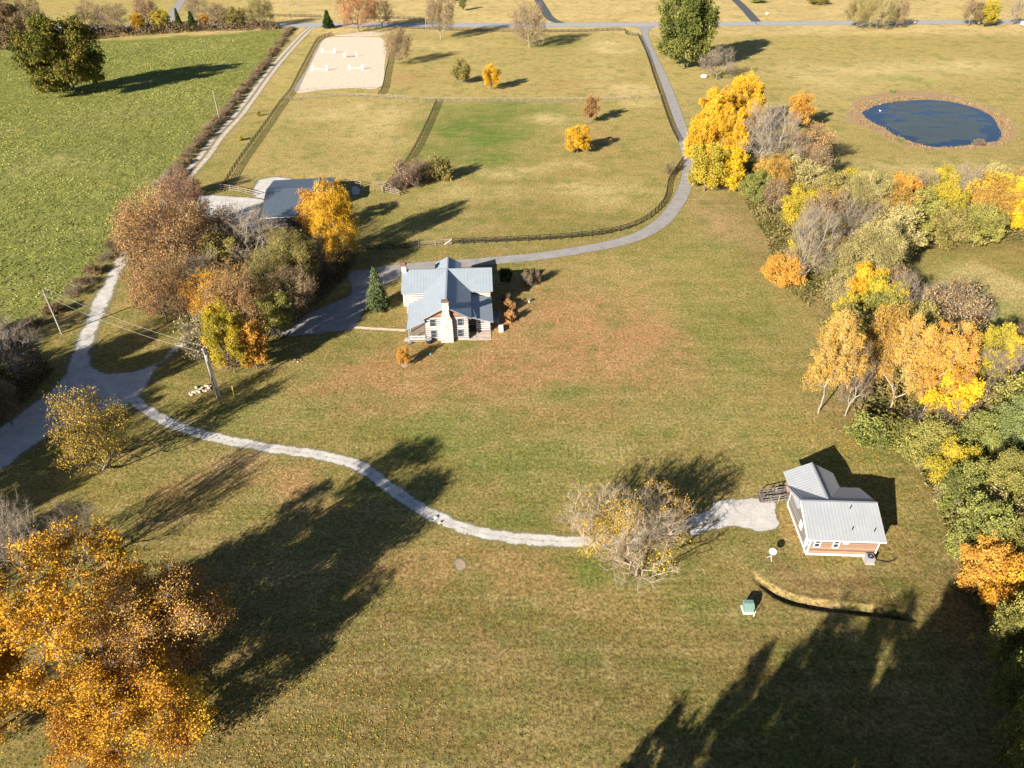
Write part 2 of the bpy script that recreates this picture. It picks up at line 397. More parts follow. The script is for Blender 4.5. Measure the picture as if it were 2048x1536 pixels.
def blob(x, y, rx, ry, col, s=1.0, rot=0.0):
    """soft patch of turf centred where the photo shows it; rx, ry in photo pixels"""
    c = G(x, y); k = scale_at(x, y); ax = rx/k; ay = ry*((HC/(SP+(y-768)/FPX*CP))**2)/(FPX*HC)
    cr, sr = math.cos(rot), math.sin(rot); dx = QX-c.x; dy = QY-c.y
    a = (dx*cr+dy*sr)/ax; b = (-dx*sr+dy*cr)/ay
    q = a*a+b*b; paint(col, min(1, s*1.25)*np.exp(-q**1.2)*np.where(q < 9, np.clip(0.45+1.9*(fnoise(GX*0.13+x, GY*0.13, 5)-0.25), 0, 1.15), 0))
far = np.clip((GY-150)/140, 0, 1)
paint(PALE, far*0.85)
paint((0.30, 0.235, 0.09), np.clip((GX-20)/60, 0, 1)*np.clip((GY-120)/60, 0, 1)*0.4)
paint((0.135, 0.105, 0.038), np.clip((66-GY)/22, 0, 1)*0.9)  # near turf browner, with lens falloff and sun angle darkened into its colour
# beyond the county road: bleached hayfields
paint((0.50, 0.38, 0.19), np.clip((GY-384)/14, 0, 1)*np.clip((GX+190)/40, 0, 1)*0.9)
fieldw = soft_poly([(-900, 120), (-300, 95), (0, 88), (300, 78), (578, 57), (560, 90), (430, 250), (330, 360), (228, 500), (150, 590), (60, 650), (0, 690), (-700, 1000)], 3)
paint(FIELD, fieldw)
# paddocks
paint((0.33, 0.265, 0.105), soft_poly([(790, 62), (1245, 64), (1275, 72), (1318, 190), (1100, 200), (770, 195)], 4)*0.8)
paint((0.35, 0.27, 0.115), soft_poly([(575, 195), (862, 205), (815, 320), (750, 370), (560, 360), (450, 370)], 4)*0.85)
for b in [
 (250,300,160,26,(0.10,0.125,0.03),.5),(110,330,90,20,TAN,.35),(90,520,120,50,(0.12,0.15,0.035),.5),(330,330,60,30,(0.25,0.24,0.07),.5),(850,90,120,10,TAN,.4),(1150,170,90,18,BROWN,.3),(1130,300,60,40,(0.28,0.22,0.09),.5),(960,270,110,55,GREEN,.8),(980,255,90,40,GREEN,.85),(1000,215,150,18,GREEN,.7),(920,300,70,30,GREEN,.7),(1090,235,40,16,TAN,.6),(1210,150,60,30,TAN,.25),(1220,90,45,18,TAN,.75),(1250,180,60,12,TAN,.7),(1290,205,40,10,TAN,.5),
 (1110,85,60,12,GREEN,.55),(820,155,60,20,BROWN,.35),(700,225,90,14,TAN,.6),(590,250,60,30,(0.2,0.2,0.07),.5),(620,300,110,30,(0.24,0.21,0.075),.5),(780,260,40,40,TAN,.35),
 (1060,335,120,7,TAN,.55,.1),(960,390,110,22,TAN,.35),(1150,375,120,16,TAN,.4),(860,440,120,20,(0.22,0.2,0.07),.5),(1240,400,90,30,TAN,.3),(1190,275,40,25,BROWN,.35),
 (1800,140,220,14,TAN,.6),(1690,160,90,22,TAN,.45),(1950,130,120,12,TAN,.5),(1790,155,70,10,(0.25,0.28,0.08),.7),(1900,290,60,30,(0.30,0.24,0.1),.2),(1640,170,50,60,TAN,.2),(1850,330,150,15,TAN,.4),
 (1930,590,110,60,(0.23,0.25,0.085),.7),(1980,570,50,30,TAN,.5),(1840,520,40,30,(0.26,0.2,0.09),.5),
 (1250,700,230,110,BROWN,.6),(1130,800,160,40,BROWN,.5),(1060,620,210,90,BROWN,.75),(960,700,190,75,BROWN,.75),(820,760,150,60,BROWN,.7),(1230,650,130,90,BROWN,.6),(1330,560,140,70,(0.25,0.21,0.08),.6),(1200,540,120,30,(0.3,0.22,0.1),.6),(1130,720,110,60,BROWN,.55),(700,760,90,50,BROWN,.5),(1040,760,110,30,BROWN,.4),
 (1150,780,120,30,GREEN,.55),(930,840,120,35,GREEN,.75),(640,800,90,30,GREEN,.65),(560,850,130,30,GREEN,.5),(1060,900,120,60,GREEN,.5),(1430,700,60,110,GREEN,.6),(1490,620,50,60,GREEN,.45),(1300,830,130,60,(0.22,0.20,0.075),.5),(1480,860,70,70,(0.25,0.22,0.085),.5),
 (600,740,70,14,(0.24,0.2,0.08),.5),(880,700,50,30,GREEN,.35),(1400,500,60,60,(0.22,0.2,0.07),.6),(1450,440,60,40,(0.30,0.2,0.11),.7),(1520,470,30,40,(0.33,0.22,0.12),.5),
 (470,935,60,26,(0.32,0.2,0.13),.7),(600,990,110,50,BROWN,.55),(420,990,140,50,BROWN,.4),(760,1180,180,70,BROWN,.35),(1000,1150,160,60,BROWN,.4),(940,1050,40,20,BROWN,.4),(1010,1010,90,30,GREEN,.45),(1180,1130,70,40,GREEN,.7),(1330,1170,70,30,GREEN,.4),
 (1130,1200,160,50,(0.27,0.2,0.085),.45),(1300,1300,120,60,(0.2,0.15,0.06),.4),(1700,1168,130,26,(0.12,0.075,0.035),.95),(1620,1165,60,14,(0.11,0.07,0.03),.9),(1760,1185,80,20,(0.13,0.08,0.04),.8),(1650,1130,90,16,(0.24,0.22,0.08),.5),(1800,1130,60,40,BROWN,.3),(1570,970,90,40,GREEN,.35),(1560,1045,40,14,(0.32,0.19,0.09),.7),(1585,1020,22,30,(0.3,0.18,0.08),.8),
 (1700,850,60,20,(0.36,0.23,0.13),.55),(1660,860,60,30,(0.26,0.2,0.08),.5),(1590,660,40,60,(0.2,0.17,0.07),.5),(1640,620,30,40,(0.27,0.19,0.12),.6),(1180,900,60,40,TAN,.3),
 (250,230,110,18,(0.26,0.2,0.09),.55),(180,250,60,14,(0.27,0.21,0.09),.5),(260,105,60,12,(0.10,0.13,0.03),.6),(400,92,50,7,TAN,.5),(410,135,70,20,(0.10,0.125,0.03),.6),(10,265,40,14,(0.3,0.2,0.1),.6),(60,420,120,30,(0.19,0.21,0.06),.5),(300,160,30,6,TAN,.5),(430,130,20,8,TAN,.5),
 (640,235,60,8,TAN,.4),(470,420,30,10,TAN,.3),(700,300,60,15,(0.3,0.22,0.1),.4),(960,545,60,20,(0.26,0.2,0.08),.4),(1060,590,30,30,(0.3,0.2,0.1),.4),
]: blob(*b)
# paler grass on the spoil bank beside the ditch, the ditch's own shadow darkened into its soil colour
paint((0.27, 0.195, 0.10), tt*farside*np.exp(-((td-0.78)/0.36)**2)*np.clip(2.6*(fnoise(GX*0.9, GY*0.9)-.33), 0, 0.85))
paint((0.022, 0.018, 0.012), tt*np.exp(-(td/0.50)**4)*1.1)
paint((0.135, 0.085, 0.042), tt*farside*np.exp(-((td-3.3)/1.5)**2)*np.clip(0.4+1.6*fnoise(GX*0.25, GY*1.6), 0, 1)*0.95)
# narrow worn verge under the field hedge
hd, _ = poly_dist(GX, GY, [G(*p) for p in [(582,56),(430,250),(330,365),(228,500),(120,615),(0,680)]])
paint((0.17, 0.13, 0.07), np.exp(-(hd/2.6)**2)*0.8)
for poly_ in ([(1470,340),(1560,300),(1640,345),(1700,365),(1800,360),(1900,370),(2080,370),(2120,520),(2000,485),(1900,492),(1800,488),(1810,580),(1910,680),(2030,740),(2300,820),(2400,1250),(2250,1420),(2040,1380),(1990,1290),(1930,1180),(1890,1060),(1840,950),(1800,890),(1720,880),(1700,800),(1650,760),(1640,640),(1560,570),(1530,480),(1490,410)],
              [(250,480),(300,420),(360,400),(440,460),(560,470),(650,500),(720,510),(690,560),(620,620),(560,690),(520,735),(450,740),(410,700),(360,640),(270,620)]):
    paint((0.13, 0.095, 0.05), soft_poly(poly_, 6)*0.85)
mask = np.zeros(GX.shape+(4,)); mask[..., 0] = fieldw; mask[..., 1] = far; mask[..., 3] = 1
tint = np.ones(GX.shape+(4,)); tint[..., :3] = C*np.array([1.05, 1.02, 0.88])*(1-0.08*np.clip((120-GY)/60, 0, 1))[..., None]  # foreground also dimmed a little in the colour
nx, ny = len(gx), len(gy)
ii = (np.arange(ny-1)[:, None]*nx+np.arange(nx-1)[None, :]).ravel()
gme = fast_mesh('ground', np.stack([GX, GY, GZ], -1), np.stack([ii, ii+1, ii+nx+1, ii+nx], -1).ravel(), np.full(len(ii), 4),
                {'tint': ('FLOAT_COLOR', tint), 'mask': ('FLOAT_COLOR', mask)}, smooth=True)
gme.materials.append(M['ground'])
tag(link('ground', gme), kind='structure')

# ------------------------------------------------------------------ sheets: roads, drives, yards
def densify(pts, step, closed=False):
    out = []; n = len(pts)
    # Catmull-Rom
    for i in range(n if closed else n-1):
        p0 = pts[(i-1) % n] if (closed or i > 0) else pts[i]; p1 = pts[i]; p2 = pts[(i+1) % n]
        p3 = pts[(i+2) % n] if (closed or i < n-2) else p2
        L = (p2-p1).length; k = max(1, int(L/step))
        for j in range(k):
            t = j/k
            out.append(0.5*((2*p1)+(p2-p0)*t+(2*p0-5*p1+4*p2-p3)*t*t+(3*p1-p0-3*p2+p3)*t**3))
    if not closed: out.append(pts[-1].copy())
    return out
SHEETS = []
def ribbon(name, pxs, width, z, m, jag=0.15, step=0.8, world=False):
    pts = [Vector((p[0], p[1], 0)) for p in pxs] if world else [G(*p) for p in pxs]
    c = densify(pts, step); n = len(c); K = 8; SHEETS.append(('line', [(p.x, p.y) for p in pts], (width if not callable(width) else 3.7)/2+0.1))
    wf = (lambda t: width) if not callable(width) else width
    V = []; E = []
    for i, p in enumerate(c):
        d = c[min(i+1, n-1)]-c[max(i-1, 0)]; d.z = 0; d.normalize(); r = Vector((d.y, -d.x, 0)); w = wf(i/(n-1))/2
        jl = (fnoise(i*step*0.7+3, 1.5)-.5)*2*jag; jr = (fnoise(i*step*0.7+90, 7.5)-.5)*2*jag
        for k in range(K+1):
            t = k/K*2-1; ww = w+(jl if t < 0 else jr)
            V.append((p.x+r.x*t*ww, p.y+r.y*t*ww, z)); E.append(abs(t))
    I = (np.arange(n-1)[:, None]*(K+1)+np.arange(K)[None, :]).ravel()
    me = fast_mesh(name, V, np.stack([I, I+1, I+K+2, I+K+1], -1).ravel(), np.full(len(I), 4), {'edge': ('FLOAT', E)})
    me.flip_normals() if me.polygons[0].normal.z < 0 else None
    me.materials.append(m); return tag(link(name, me), kind='structure')
def area(name, pxs, z, m, jag=0.3, step=0.7, world=False, inner=(1.2, 3.0), smooth_=True):
    """filled sheet: outer jagged outline and inset rings carrying the 'edge' value"""
    pts = [Vector((p[0], p[1], 0)) for p in pxs] if world else [G(*p) for p in pxs]
    c = densify(pts, step, True) if smooth_ else pts
    out = []
    for i, p in enumerate(c):
        d = (c[(i+1) % len(c)]-c[i-1]); d.normalize(); nrm = Vector((d.y, -d.x, 0))
        out.append(p+nrm*float(fnoise(i*0.45+11, z*999)-.5)*2*jag)
    P = np.array([[p.x, p.y] for p in out]); SHEETS.append(('poly', [(p.x, p.y) for p in pts], 0))
    # grid points inside, plus the outline, triangulated with Blender's Delaunay
    from mathutils.geometry import delaunay_2d_cdt
    st = max(inner[0], math.sqrt(abs(np.ptp(P[:, 0])*np.ptp(P[:, 1])))/45)
    X, Y = np.meshgrid(np.arange(P[:, 0].min(), P[:, 0].max(), st), np.arange(P[:, 1].min(), P[:, 1].max(), st))
    pl = [tuple(q) for q in P]
    ins = inside(X, Y, pl); dd, _ = poly_dist(X, Y, pl, True); sel = ins & (dd > 0.35*st)
    gp = np.stack([X[sel], Y[sel]], -1)
    co = [Vector(q) for q in P]+[Vector(q) for q in gp]
    vs, _, fs, *_ = delaunay_2d_cdt(co, [], [list(range(len(P)))], 1, 1e-5)
    va = np.array([[v.x, v.y] for v in vs]); d2, _ = poly_dist(va[:, 0], va[:, 1], pl, True)
    e = np.clip(1-d2/inner[1], 0, 1)
    V = np.concatenate([va, np.full((len(va), 1), z)], 1)
    fl = [i for f in fs for i in f]
    me = fast_mesh(name, V, fl, [len(f) for f in fs], {'edge': ('FLOAT', e)})
    if me.polygons[0].normal.z < 0: me.flip_normals()
    me.materials.append(m); return tag(link(name, me), kind='structure')

ribbon('county_road', [(-700,66),(-200,60),(200,56),(560,50),(800,50),(1024,50.3),(1300,49),(1500,47.5),(1800,45),(2048,43.5),(2600,40)], 13.5, 0.030, M['road'], 0.5, 3)
LANE = [(640,50),(622,56),(601,75),(560,120),(533,154),(506,191),(475,232),(437,273),(407,314),(379,345),(350,378),(322,412),(296,450),(268,490),(246,525)]
ribbon('farm_lane', LANE, 4.6, 0.022, M['gravel_track'], 0.35, 1.0)
ribbon('driveway', [(1290,52),(1291,75),(1305,110),(1324,150),(1344,200),(1361,250),(1370,290),(1378,325),(1374,362),(1358,400),(1331,437),(1290,466),(1240,484),(1160,500),(1080,512),(1000,520),(930,526),(850,531),(770,540),(725,552)], lambda t: 3.7+9*max(0, 1-t*16)**1.5, 0.026, M['asphalt'], 0.08, 1.0)
area('parking_court', [(694,553),(709,541),(745,538),(798,536),(800,556),(775,568),(748,590),(731,620),(712,653),(690,662),(640,668),(585,674),(560,672),(575,650),(620,625),(668,604),(698,590),(703,574)], 0.018, M['asphalt'], 0.25)
area('gravel_drive', [(238,508),(262,512),(240,560),(222,610),(198,668),(187,705),(196,733),(215,742),(260,741),(300,727),(322,712),(345,690),(375,668),(420,650),(470,645),(570,650),(575,672),(470,672),(410,682),(372,695),(345,714),(312,745),(294,780),(284,797),(262,815),(235,820),(200,832),(150,855),(105,873),(60,905),(0,948),(-120,1030),(-200,960),(-100,900),(0,850),(40,822),(90,785),(120,755),(135,710),(155,665),(185,595),(212,548)], 0.014, M['gravel'], 0.5)
ribbon('cabin_drive', [(268,800),(300,824),(350,850),(400,867),(470,884),(560,899),(640,911),(700,925),(740,946),(780,976),(830,1010),(880,1038),(940,1060),(1000,1073),(1080,1081),(1180,1083),(1260,1075),(1330,1062),(1385,1044),(1430,1030)], 2.3, 0.024, M['cabin_track'], 0.45, 0.5)
area('gravel_pad', [(1372,1062),(1400,1030),(1425,1008),(1465,994),(1510,997),(1545,1003),(1556,1030),(1556,1060),(1510,1064),(1460,1056),(1420,1062),(1390,1074)], 0.020, M['gravel'], 0.7, 0.5, inner=(0.8, 0.9))
area('barn_yard', [(350,380),(392,386),(460,391),(532,399),(524,425),(520,462),(470,462),(430,447),(380,430),(345,415)], 0.012, M['gravel'], 0.3)
area('gravel_apron', [(505,372),(520,358),(560,353),(590,362),(545,400),(505,396)], 0.010, M['gravel'], 0.4)
area('gravel_patch', [(700,372),(716,370),(724,385),(712,393),(700,388)], 0.010, M['gravel'], 0.4)
area('riding_arena', [(588,183),(610,140),(632,95),(645,80),(668,74),(752,74),(768,80),(775,92),(770,130),(762,174),(700,177),(640,181)], 0.016, M['sand'], 0.3)
area('pond_bank', [(1400+x/3.16, y/3.16) for x, y in [(915,740),(960,670),(1010,620),(1150,585),(1350,572),(1550,590),(1700,630),(1870,690),(1950,740),(2000,830),(1960,900),(1800,935),(1450,950),(1250,905),(1100,835),(980,785)]], 0.010, M['bank'], 1.2, 1.5, inner=(2, 5))
POND = [(1400+x/3.16, y/3.16) for x, y in [(1030,715),(1100,672),(1250,642),(1450,632),(1620,650),(1780,700),(1860,755),(1902,840),(1880,890),(1760,908),(1600,928),(1450,925),(1350,900),(1250,865),(1170,812),(1080,768)]]
w_ = area('pond_water', POND, 0.040, M['water'], 0.5, 1.2, inner=(2, 12))
for nm, pl, wd in (('north_driveway', [(1040,-60),(1072,-8),(1088,18),(1100,36),(1122,47)], 5.5), ('neighbour_driveway', [(1430,-30),(1466,-4),(1490,18),(1506,36),(1516,46)], 5.5), ('side_road', [(380,-30),(362,2),(345,30),(330,50)], 5.5)):
    ribbon(nm, pl, wd, 0.020, M['dark_asphalt'] if nm != 'side_road' else M['asphalt'], 0.1, 2)
ribbon('stone_path', [(708,655),(740,657),(775,659),(812,661)], 0.8, 0.030, M['sand'], 0.1, 0.4)
area('bare_earth', [(905,1122),(918,1117),(932,1120),(933,1136),(918,1145),(907,1138)], 0.012, M['soil'], 0.55, 0.3, inner=(0.3, 0.9))
area('bare_earth', [(690,68),(735,64),(770,68),(752,72),(668,72)], 0.012, M['sand'], 0.3)
area('mulch_ring', [(800,728),(806,725),(814,727),(817,733),(810,737),(801,735)], 0.012, M['soil'], 0.1, 0.3, inner=(0.3, 0.8))

# ------------------------------------------------------------------ plants
def tubes(V0, V1, R0, R1, n):
    """n-sided frusta between point arrays"""
    d = V1-V0; L = np.linalg.norm(d, axis=1, keepdims=True)+1e-9; d = d/L
    up = np.where(np.abs(d[:, 2:3]) < 0.9, np.array([[0, 0, 1.]]), np.array([[1., 0, 0]]))
    a = np.cross(d, up); a /= np.linalg.norm(a, axis=1, keepdims=True)+1e-9; b = np.cross(a, d)
    m = len(V0); ang = np.arange(n)*2*math.pi/n
    ring = a[:, None, :]*np.cos(ang)[None, :, None]+b[:, None, :]*np.sin(ang)[None, :, None]
    P = np.concatenate([V0[:, None, :]+ring*R0[:, None, None], V1[:, None, :]+ring*R1[:, None, None]], 1).reshape(-1, 3)
    j = np.arange(n); q = np.stack([j, (j+1) % n, (j+1) % n+n, j+n], -1)
    F = (np.arange(m)[:, None, None]*2*n+q[None]).reshape(-1)
    return P, F, np.full(m*n, 4)
def join(parts):
    V = []; F = []; S = []; o = 0
    for v, f, s in parts:
        V.append(v); F.append(f+o); S.append(s); o += len(v)
    return np.concatenate(V), np.concatenate(F), np.concatenate(S)

def grow(seed, H, R, nodes=320, kind='round', trunk_frac=0.28, lean=(0, 0), lobes=11, lobe_r=0.42, stems=1, tip=0.022, jitter=0.12, zc=0.60, pipe=2.3, zr=None):
    r = np.random.default_rng(seed)
    # crown volume: overlapping lobes set on an uneven ellipsoid
    if kind == 'cone':
        t = r.random(nodes)**0.75; z = H*(0.06+0.92*(1-t)); rr = R*t*(0.55+0.45*r.random(nodes))*(1+0.12*np.sin(z*3)); th = r.random(nodes)*6.283
        pts = np.stack([rr*np.cos(th), rr*np.sin(th), z], -1)
    else:
        L = []
        for k in range(lobes):
            th = 6.283*(k*0.618+r.random()*0.12); ph = -0.75+1.7*((k+0.5)/lobes) + (r.random()-.5)*0.2
            ph = max(-0.8, min(0.98, ph)); c = math.sqrt(max(0, 1-min(1, abs(ph))**2)); rad = 0.62+0.25*r.random()
            L.append((R*rad*c*math.cos(th), R*rad*c*math.sin(th), H*zc+ph*H*(zr or (1-zc)*0.78), R*lobe_r*(0.75+0.5*r.random())))
        L.append((0, 0, H*(zc+0.05), R*0.5))
        L = np.array(L); w = L[:, 3]**2; idx = r.choice(len(L), nodes, p=w/w.sum())
        d = r.normal(size=(nodes, 3)); d /= np.linalg.norm(d, axis=1, keepdims=True); rad = r.random(nodes)**0.45
        pts = L[idx, :3]+d*(rad*L[idx, 3])[:, None]*np.array([1, 1, 0.85])
        pts[:, 2] = np.clip(pts[:, 2], H*0.10, H)
    lx, ly = lean
    pts[:, 0] += lx*pts[:, 2]/H; pts[:, 1] += ly*pts[:, 2]/H
    P = [np.zeros(3)]; par = [-1]; pl = [0.0]
    th0 = H*trunk_frac
    for s in range(stems):
        a = 6.283*s/stems+r.random(); prev = 0; k = 4 if kind != 'cone' else 8
        top = th0 if kind != 'cone' else H*0.95
        for i in range(1, k+1):
            z = top*i/k; sp = (0.0 if stems == 1 else R*0.35*i/k)
            q = np.array([lx*z/H+sp*math.cos(a)+r.normal()*0.02*H/4*(kind != 'cone'), ly*z/H+sp*math.sin(a)+r.normal()*0.02*H/4*(kind != 'cone'), z])
            P.append(q); par.append(prev); pl.append(pl[prev]+0.25*top/k); prev = len(P)-1
    start = 1
    order = np.argsort(np.linalg.norm(pts-np.array([lx*.3, ly*.3, th0]), axis=1))
    arr = np.zeros((nodes*4+60, 3)); plen = np.zeros(nodes*4+60); n = len(P)
    arr[:n] = P; plen[:n] = pl
    for o in order:
        p = pts[o]; d = np.linalg.norm(arr[start:n]-p, axis=1)
        down = np.clip(arr[start:n, 2]-p[2], 0, None)
        cst = d+0.45*plen[start:n]+0.9*down; j = start+int(np.argmin(cst)); dist = d[j-start]
        k = 1+int(dist > 0.16*H)+int(dist > 0.32*H); prev = j; a0 = arr[j].copy()
        for i in range(1, k+1):
            q = a0+(p-a0)*i/k
            if i < k: q = q+r.normal(size=3)*dist*jitter+np.array([0, 0, -0.04*dist])
            arr[n] = q; plen[n] = plen[prev]+np.linalg.norm(q-arr[prev]); par.append(prev); prev = n; n += 1
            if n >= len(arr)-4: break
        if n >= len(arr)-4: break
    arr = arr[:n]; par = np.array(par)
    rad = np.zeros(n); kids = np.zeros(n, int)
    for i in range(n-1, 0, -1):
        if rad[i] == 0: rad[i] = tip**pipe
        else: rad[i] += 0
        rad[par[i]] += rad[i]; kids[par[i]] += 1
    rad = rad**(1/pipe)
    return arr, par, rad, kids, plen[:n]

def tree_meshes(name, seed, H, R, leaves=9000, leaf=0.34, sigma=0.55, twigs=0, twig_len=1.0, twig_r=0.018, leafmask=None, maxr=None, **kw):
    arr, par, rad, kids, plen = grow(seed, H, R, **kw)
    r = np.random.default_rng(seed+1000)
    i = np.arange(1, len(arr)); p = par[1:]
    maxr = maxr or H*0.022
    sc = min(1.0, maxr/rad[0]) if rad[0] > maxr else 1.0
    rr = np.where(rad > 0.05, 0.05+(rad-0.05)*((maxr-0.05)/max(rad[0]-0.05, 1e-3)) if rad[0] > maxr else rad, rad)
    big = rr[i] > 0.07
    parts = [tubes(arr[p[big]], arr[i[big]], np.minimum(rr[p[big]], rr[i[big]]*1.35), rr[i[big]], 7)]
    sm = ~big
    parts.append(tubes(arr[p[sm]], arr[i[sm]], np.minimum(rr[p[sm]], rr[i[sm]]*1.3), rr[i[sm]], 4))
    # root flare
    b0 = arr[1]*0.12; parts.append(tubes(np.array([[0, 0, -0.3]]), b0[None], np.array([rr[0]*1.5]), np.array([rr[0]*1.02]), 8))
    tv, tf, ts_ = join(parts)
    trunk = fast_mesh(name+'_trunk', tv, tf, ts_)
    tips = np.where(rr < 0.05+tip_pad(H))[0]; tips = tips[tips > 4]
    out = {'trunk': trunk, 'H': H, 'R': R}
    cparts = []; var = []
    if twigs:
        N_ = len(tips)*twigs; src = arr[np.repeat(tips, twigs)]; dirn = src-arr[par[np.repeat(tips, twigs)]]
        dirn /= np.linalg.norm(dirn, axis=1, keepdims=True)+1e-6
        dv = dirn*0.9+r.normal(size=(N_, 3))*0.65+np.array([0, 0, 0.35]); dv /= np.linalg.norm(dv, axis=1, keepdims=True)
        back = arr[par[np.repeat(tips, twigs)]]; t = r.random(N_)[:, None]; src = src*(1-t*0.8)+back*t*0.8
        ln = twig_len*(0.4+0.9*r.random(N_))[:, None]; end = src+dv*ln
        v, f, s = tubes(src, end, np.full(N_, twig_r), np.full(N_, twig_r*0.45), 3)
        if leaves == 0: cparts.append((v, f, s)); var.append(np.repeat(r.random(N_), 6))
        else:
            tv, tf, ts_ = join([(tv, tf, ts_), (v, f, s)]); trunk = fast_mesh(name+'_trunk', tv, tf, ts_); out['trunk'] = trunk
        anchor = end
    else: anchor = arr[tips]
    if leaves:
        cl = r.random(len(anchor))
        cn = fnoise(anchor[:, 0]*0.35+seed, anchor[:, 1]*0.35+anchor[:, 2]*0.3, 2)
        if leafmask is not None:
            keep = leafmask(anchor); anchor = anchor[keep]; cl = cl[keep]; cn = cn[keep]
        idx = r.integers(0, len(anchor), leaves)
        c = anchor[idx]+r.normal(size=(leaves, 3))*sigma*np.array([1, 1, 0.7])*(0.6+0.8*cl[idx])[:, None]
        nrm = r.normal(size=(leaves, 3)); nrm[:, 2] += 0.5; nrm /= np.linalg.norm(nrm, axis=1, keepdims=True)
        a = np.cross(nrm, r.normal(size=(leaves, 3))); a /= np.linalg.norm(a, axis=1, keepdims=True)+1e-6; b = np.cross(nrm, a)
        s = leaf*(0.55+0.8*r.random(leaves))[:, None]
        a *= s*0.5; b *= s*0.38
        V = np.stack([c-a, c+b-a*0.1+nrm*s*0.08, c+a, c-b+a*0.15-nrm*s*0.06], 1).reshape(-1, 3)
        V[:, 2] = np.maximum(V[:, 2], 0.03)
        F = np.arange(leaves*4)
        cparts.append((V, F, np.full(leaves, 4)))
        vv = np.clip(0.15*cl[idx]+1.25*(cn[idx]-0.5)+0.38+r.normal(size=leaves)*0.17, 0, 1)
        var.append(np.repeat(vv, 4))
    v, f, s = join(cparts)
    out['crown'] = fast_mesh(name+'_crown', v, f, s, {'var': ('FLOAT', np.concatenate(var))})
    return out
def tip_pad(H): return 0.004*H

LIB = {}
for k, sd_ in enumerate((11, 12, 13)):
    LIB['round%d' % k] = tree_meshes('round', sd_, 11, 5.2, leaves=21000, leaf=0.29, sigma=0.40, nodes=420, zc=0.50, zr=0.40, lobes=15, lobe_r=0.36, trunk_frac=0.2)
LIB['tall0'] = tree_meshes('tall', 21, 12, 3.8, leaves=16000, leaf=0.28, sigma=0.38, nodes=340, zc=0.5, zr=0.42, lobes=14, trunk_frac=0.15)
LIB['tall1'] = tree_meshes('tall', 22, 12, 3.6, leaves=15000, leaf=0.28, sigma=0.38, nodes=340, zc=0.5, zr=0.42, lobes=13, trunk_frac=0.15)
for k, sd_ in enumerate((31, 32, 33)):
    LIB['sparse%d' % k] = tree_meshes('sparse', sd_, 11, 5.0, leaves=6500, leaf=0.27, sigma=0.42, nodes=520, twigs=4, twig_len=0.9, twig_r=0.016, zc=0.58, trunk_frac=0.22)
for k, sd_ in enumerate((41, 42, 43)):
    LIB['bare%d' % k] = tree_meshes('bare', sd_, 11, 5.0, leaves=0, nodes=520, twigs=7, twig_len=1.05, twig_r=0.014, zc=0.56, zr=0.36, trunk_frac=0.18, tip=0.018)
for k, sd_ in enumerate((51, 52, 53)):
    LIB['shrub%d' % k] = tree_meshes('shrub', sd_, 4, 2.6, leaves=5200, leaf=0.26, sigma=0.26, nodes=200, zc=0.48, trunk_frac=0.12, stems=3, lobes=8, lobe_r=0.46, maxr=0.07)
LIB['brush0'] = tree_meshes('brush', 61, 4, 2.8, leaves=0, nodes=260, twigs=12, twig_len=0.8, twig_r=0.015, zc=0.45, trunk_frac=0.1, stems=4, lobes=8, maxr=0.06)
LIB['brush1'] = tree_meshes('brush', 62, 4, 2.8, leaves=1500, leaf=0.2, sigma=0.3, nodes=240, twigs=8, twig_len=0.8, twig_r=0.015, zc=0.45, trunk_frac=0.1, stems=4, lobes=8, maxr=0.06)
LIB['cone0'] = tree_meshes('cone', 71, 7, 2.1, leaves=15000, leaf=0.22, sigma=0.16, nodes=700, kind='cone', maxr=0.12)
LIB['airy0'] = tree_meshes('airy', 97, 9, 5.6, leaves=11000, leaf=0.19, sigma=0.34, nodes=420, twigs=6, twig_len=0.8, twig_r=0.014, zc=0.5, zr=0.4, trunk_frac=0.08, stems=3, lobes=14, lobe_r=0.30, maxr=0.16)
LIB['oak0'] = tree_meshes('oak', 81, 20, 11.5, leaves=60000, leaf=0.46, sigma=0.60, nodes=900, zc=0.49, zr=0.42, lobes=24, lobe_r=0.30, trunk_frac=0.15)
LIB['oak1'] = tree_meshes('oak', 82, 20, 10, leaves=60000, leaf=0.46, sigma=0.58, nodes=900, zc=0.49, zr=0.42, lobes=24, lobe_r=0.30, trunk_frac=0.15)
LIB['near0'] = tree_meshes('near', 91, 20, 9.0, leaves=62000, leaf=0.20, sigma=0.31, nodes=620, zc=0.55, zr=0.38, lobes=24, lobe_r=0.245, twigs=3, twig_len=0.9)
LIB['near1'] = tree_meshes('near', 92, 17, 7.0, leaves=50000, leaf=0.19, sigma=0.40, nodes=900, zc=0.56, zr=0.38, lobes=16, lobe_r=0.33, twigs=6, twig_len=1.0)
LIB['near2'] = tree_meshes('near', 93, 16, 7.5, leaves=66000, leaf=0.20, sigma=0.40, nodes=520, zc=0.5, zr=0.40, lobes=22, lobe_r=0.235, twigs=3)
LIB['wispy0'] = tree_meshes('wispy', 94, 9, 5.6, leaves=2300, leaf=0.15, sigma=0.36, nodes=620, twigs=6, twig_len=0.95, twig_r=0.014, zc=0.50, zr=0.36, trunk_frac=0.06, stems=3, lobes=13, lobe_r=0.34,
                            leafmask=lambda a: (fnoise(a[:, 0]*0.30+3, a[:, 1]*0.30+a[:, 2]*.2, 2) > 0.68), maxr=0.13)
LIB['wispy1'] = tree_meshes('wispy', 95, 9, 5.6, leaves=2200, leaf=0.15, sigma=0.30, nodes=620, twigs=6, twig_len=1.0, twig_r=0.014, zc=0.50, zr=0.36, trunk_frac=0.08, stems=3, lobes=13, lobe_r=0.34,
                            leafmask=lambda a: (fnoise(a[:, 0]*0.30+31, a[:, 1]*0.30+a[:, 2]*.2, 2) > 0.68), maxr=0.13)
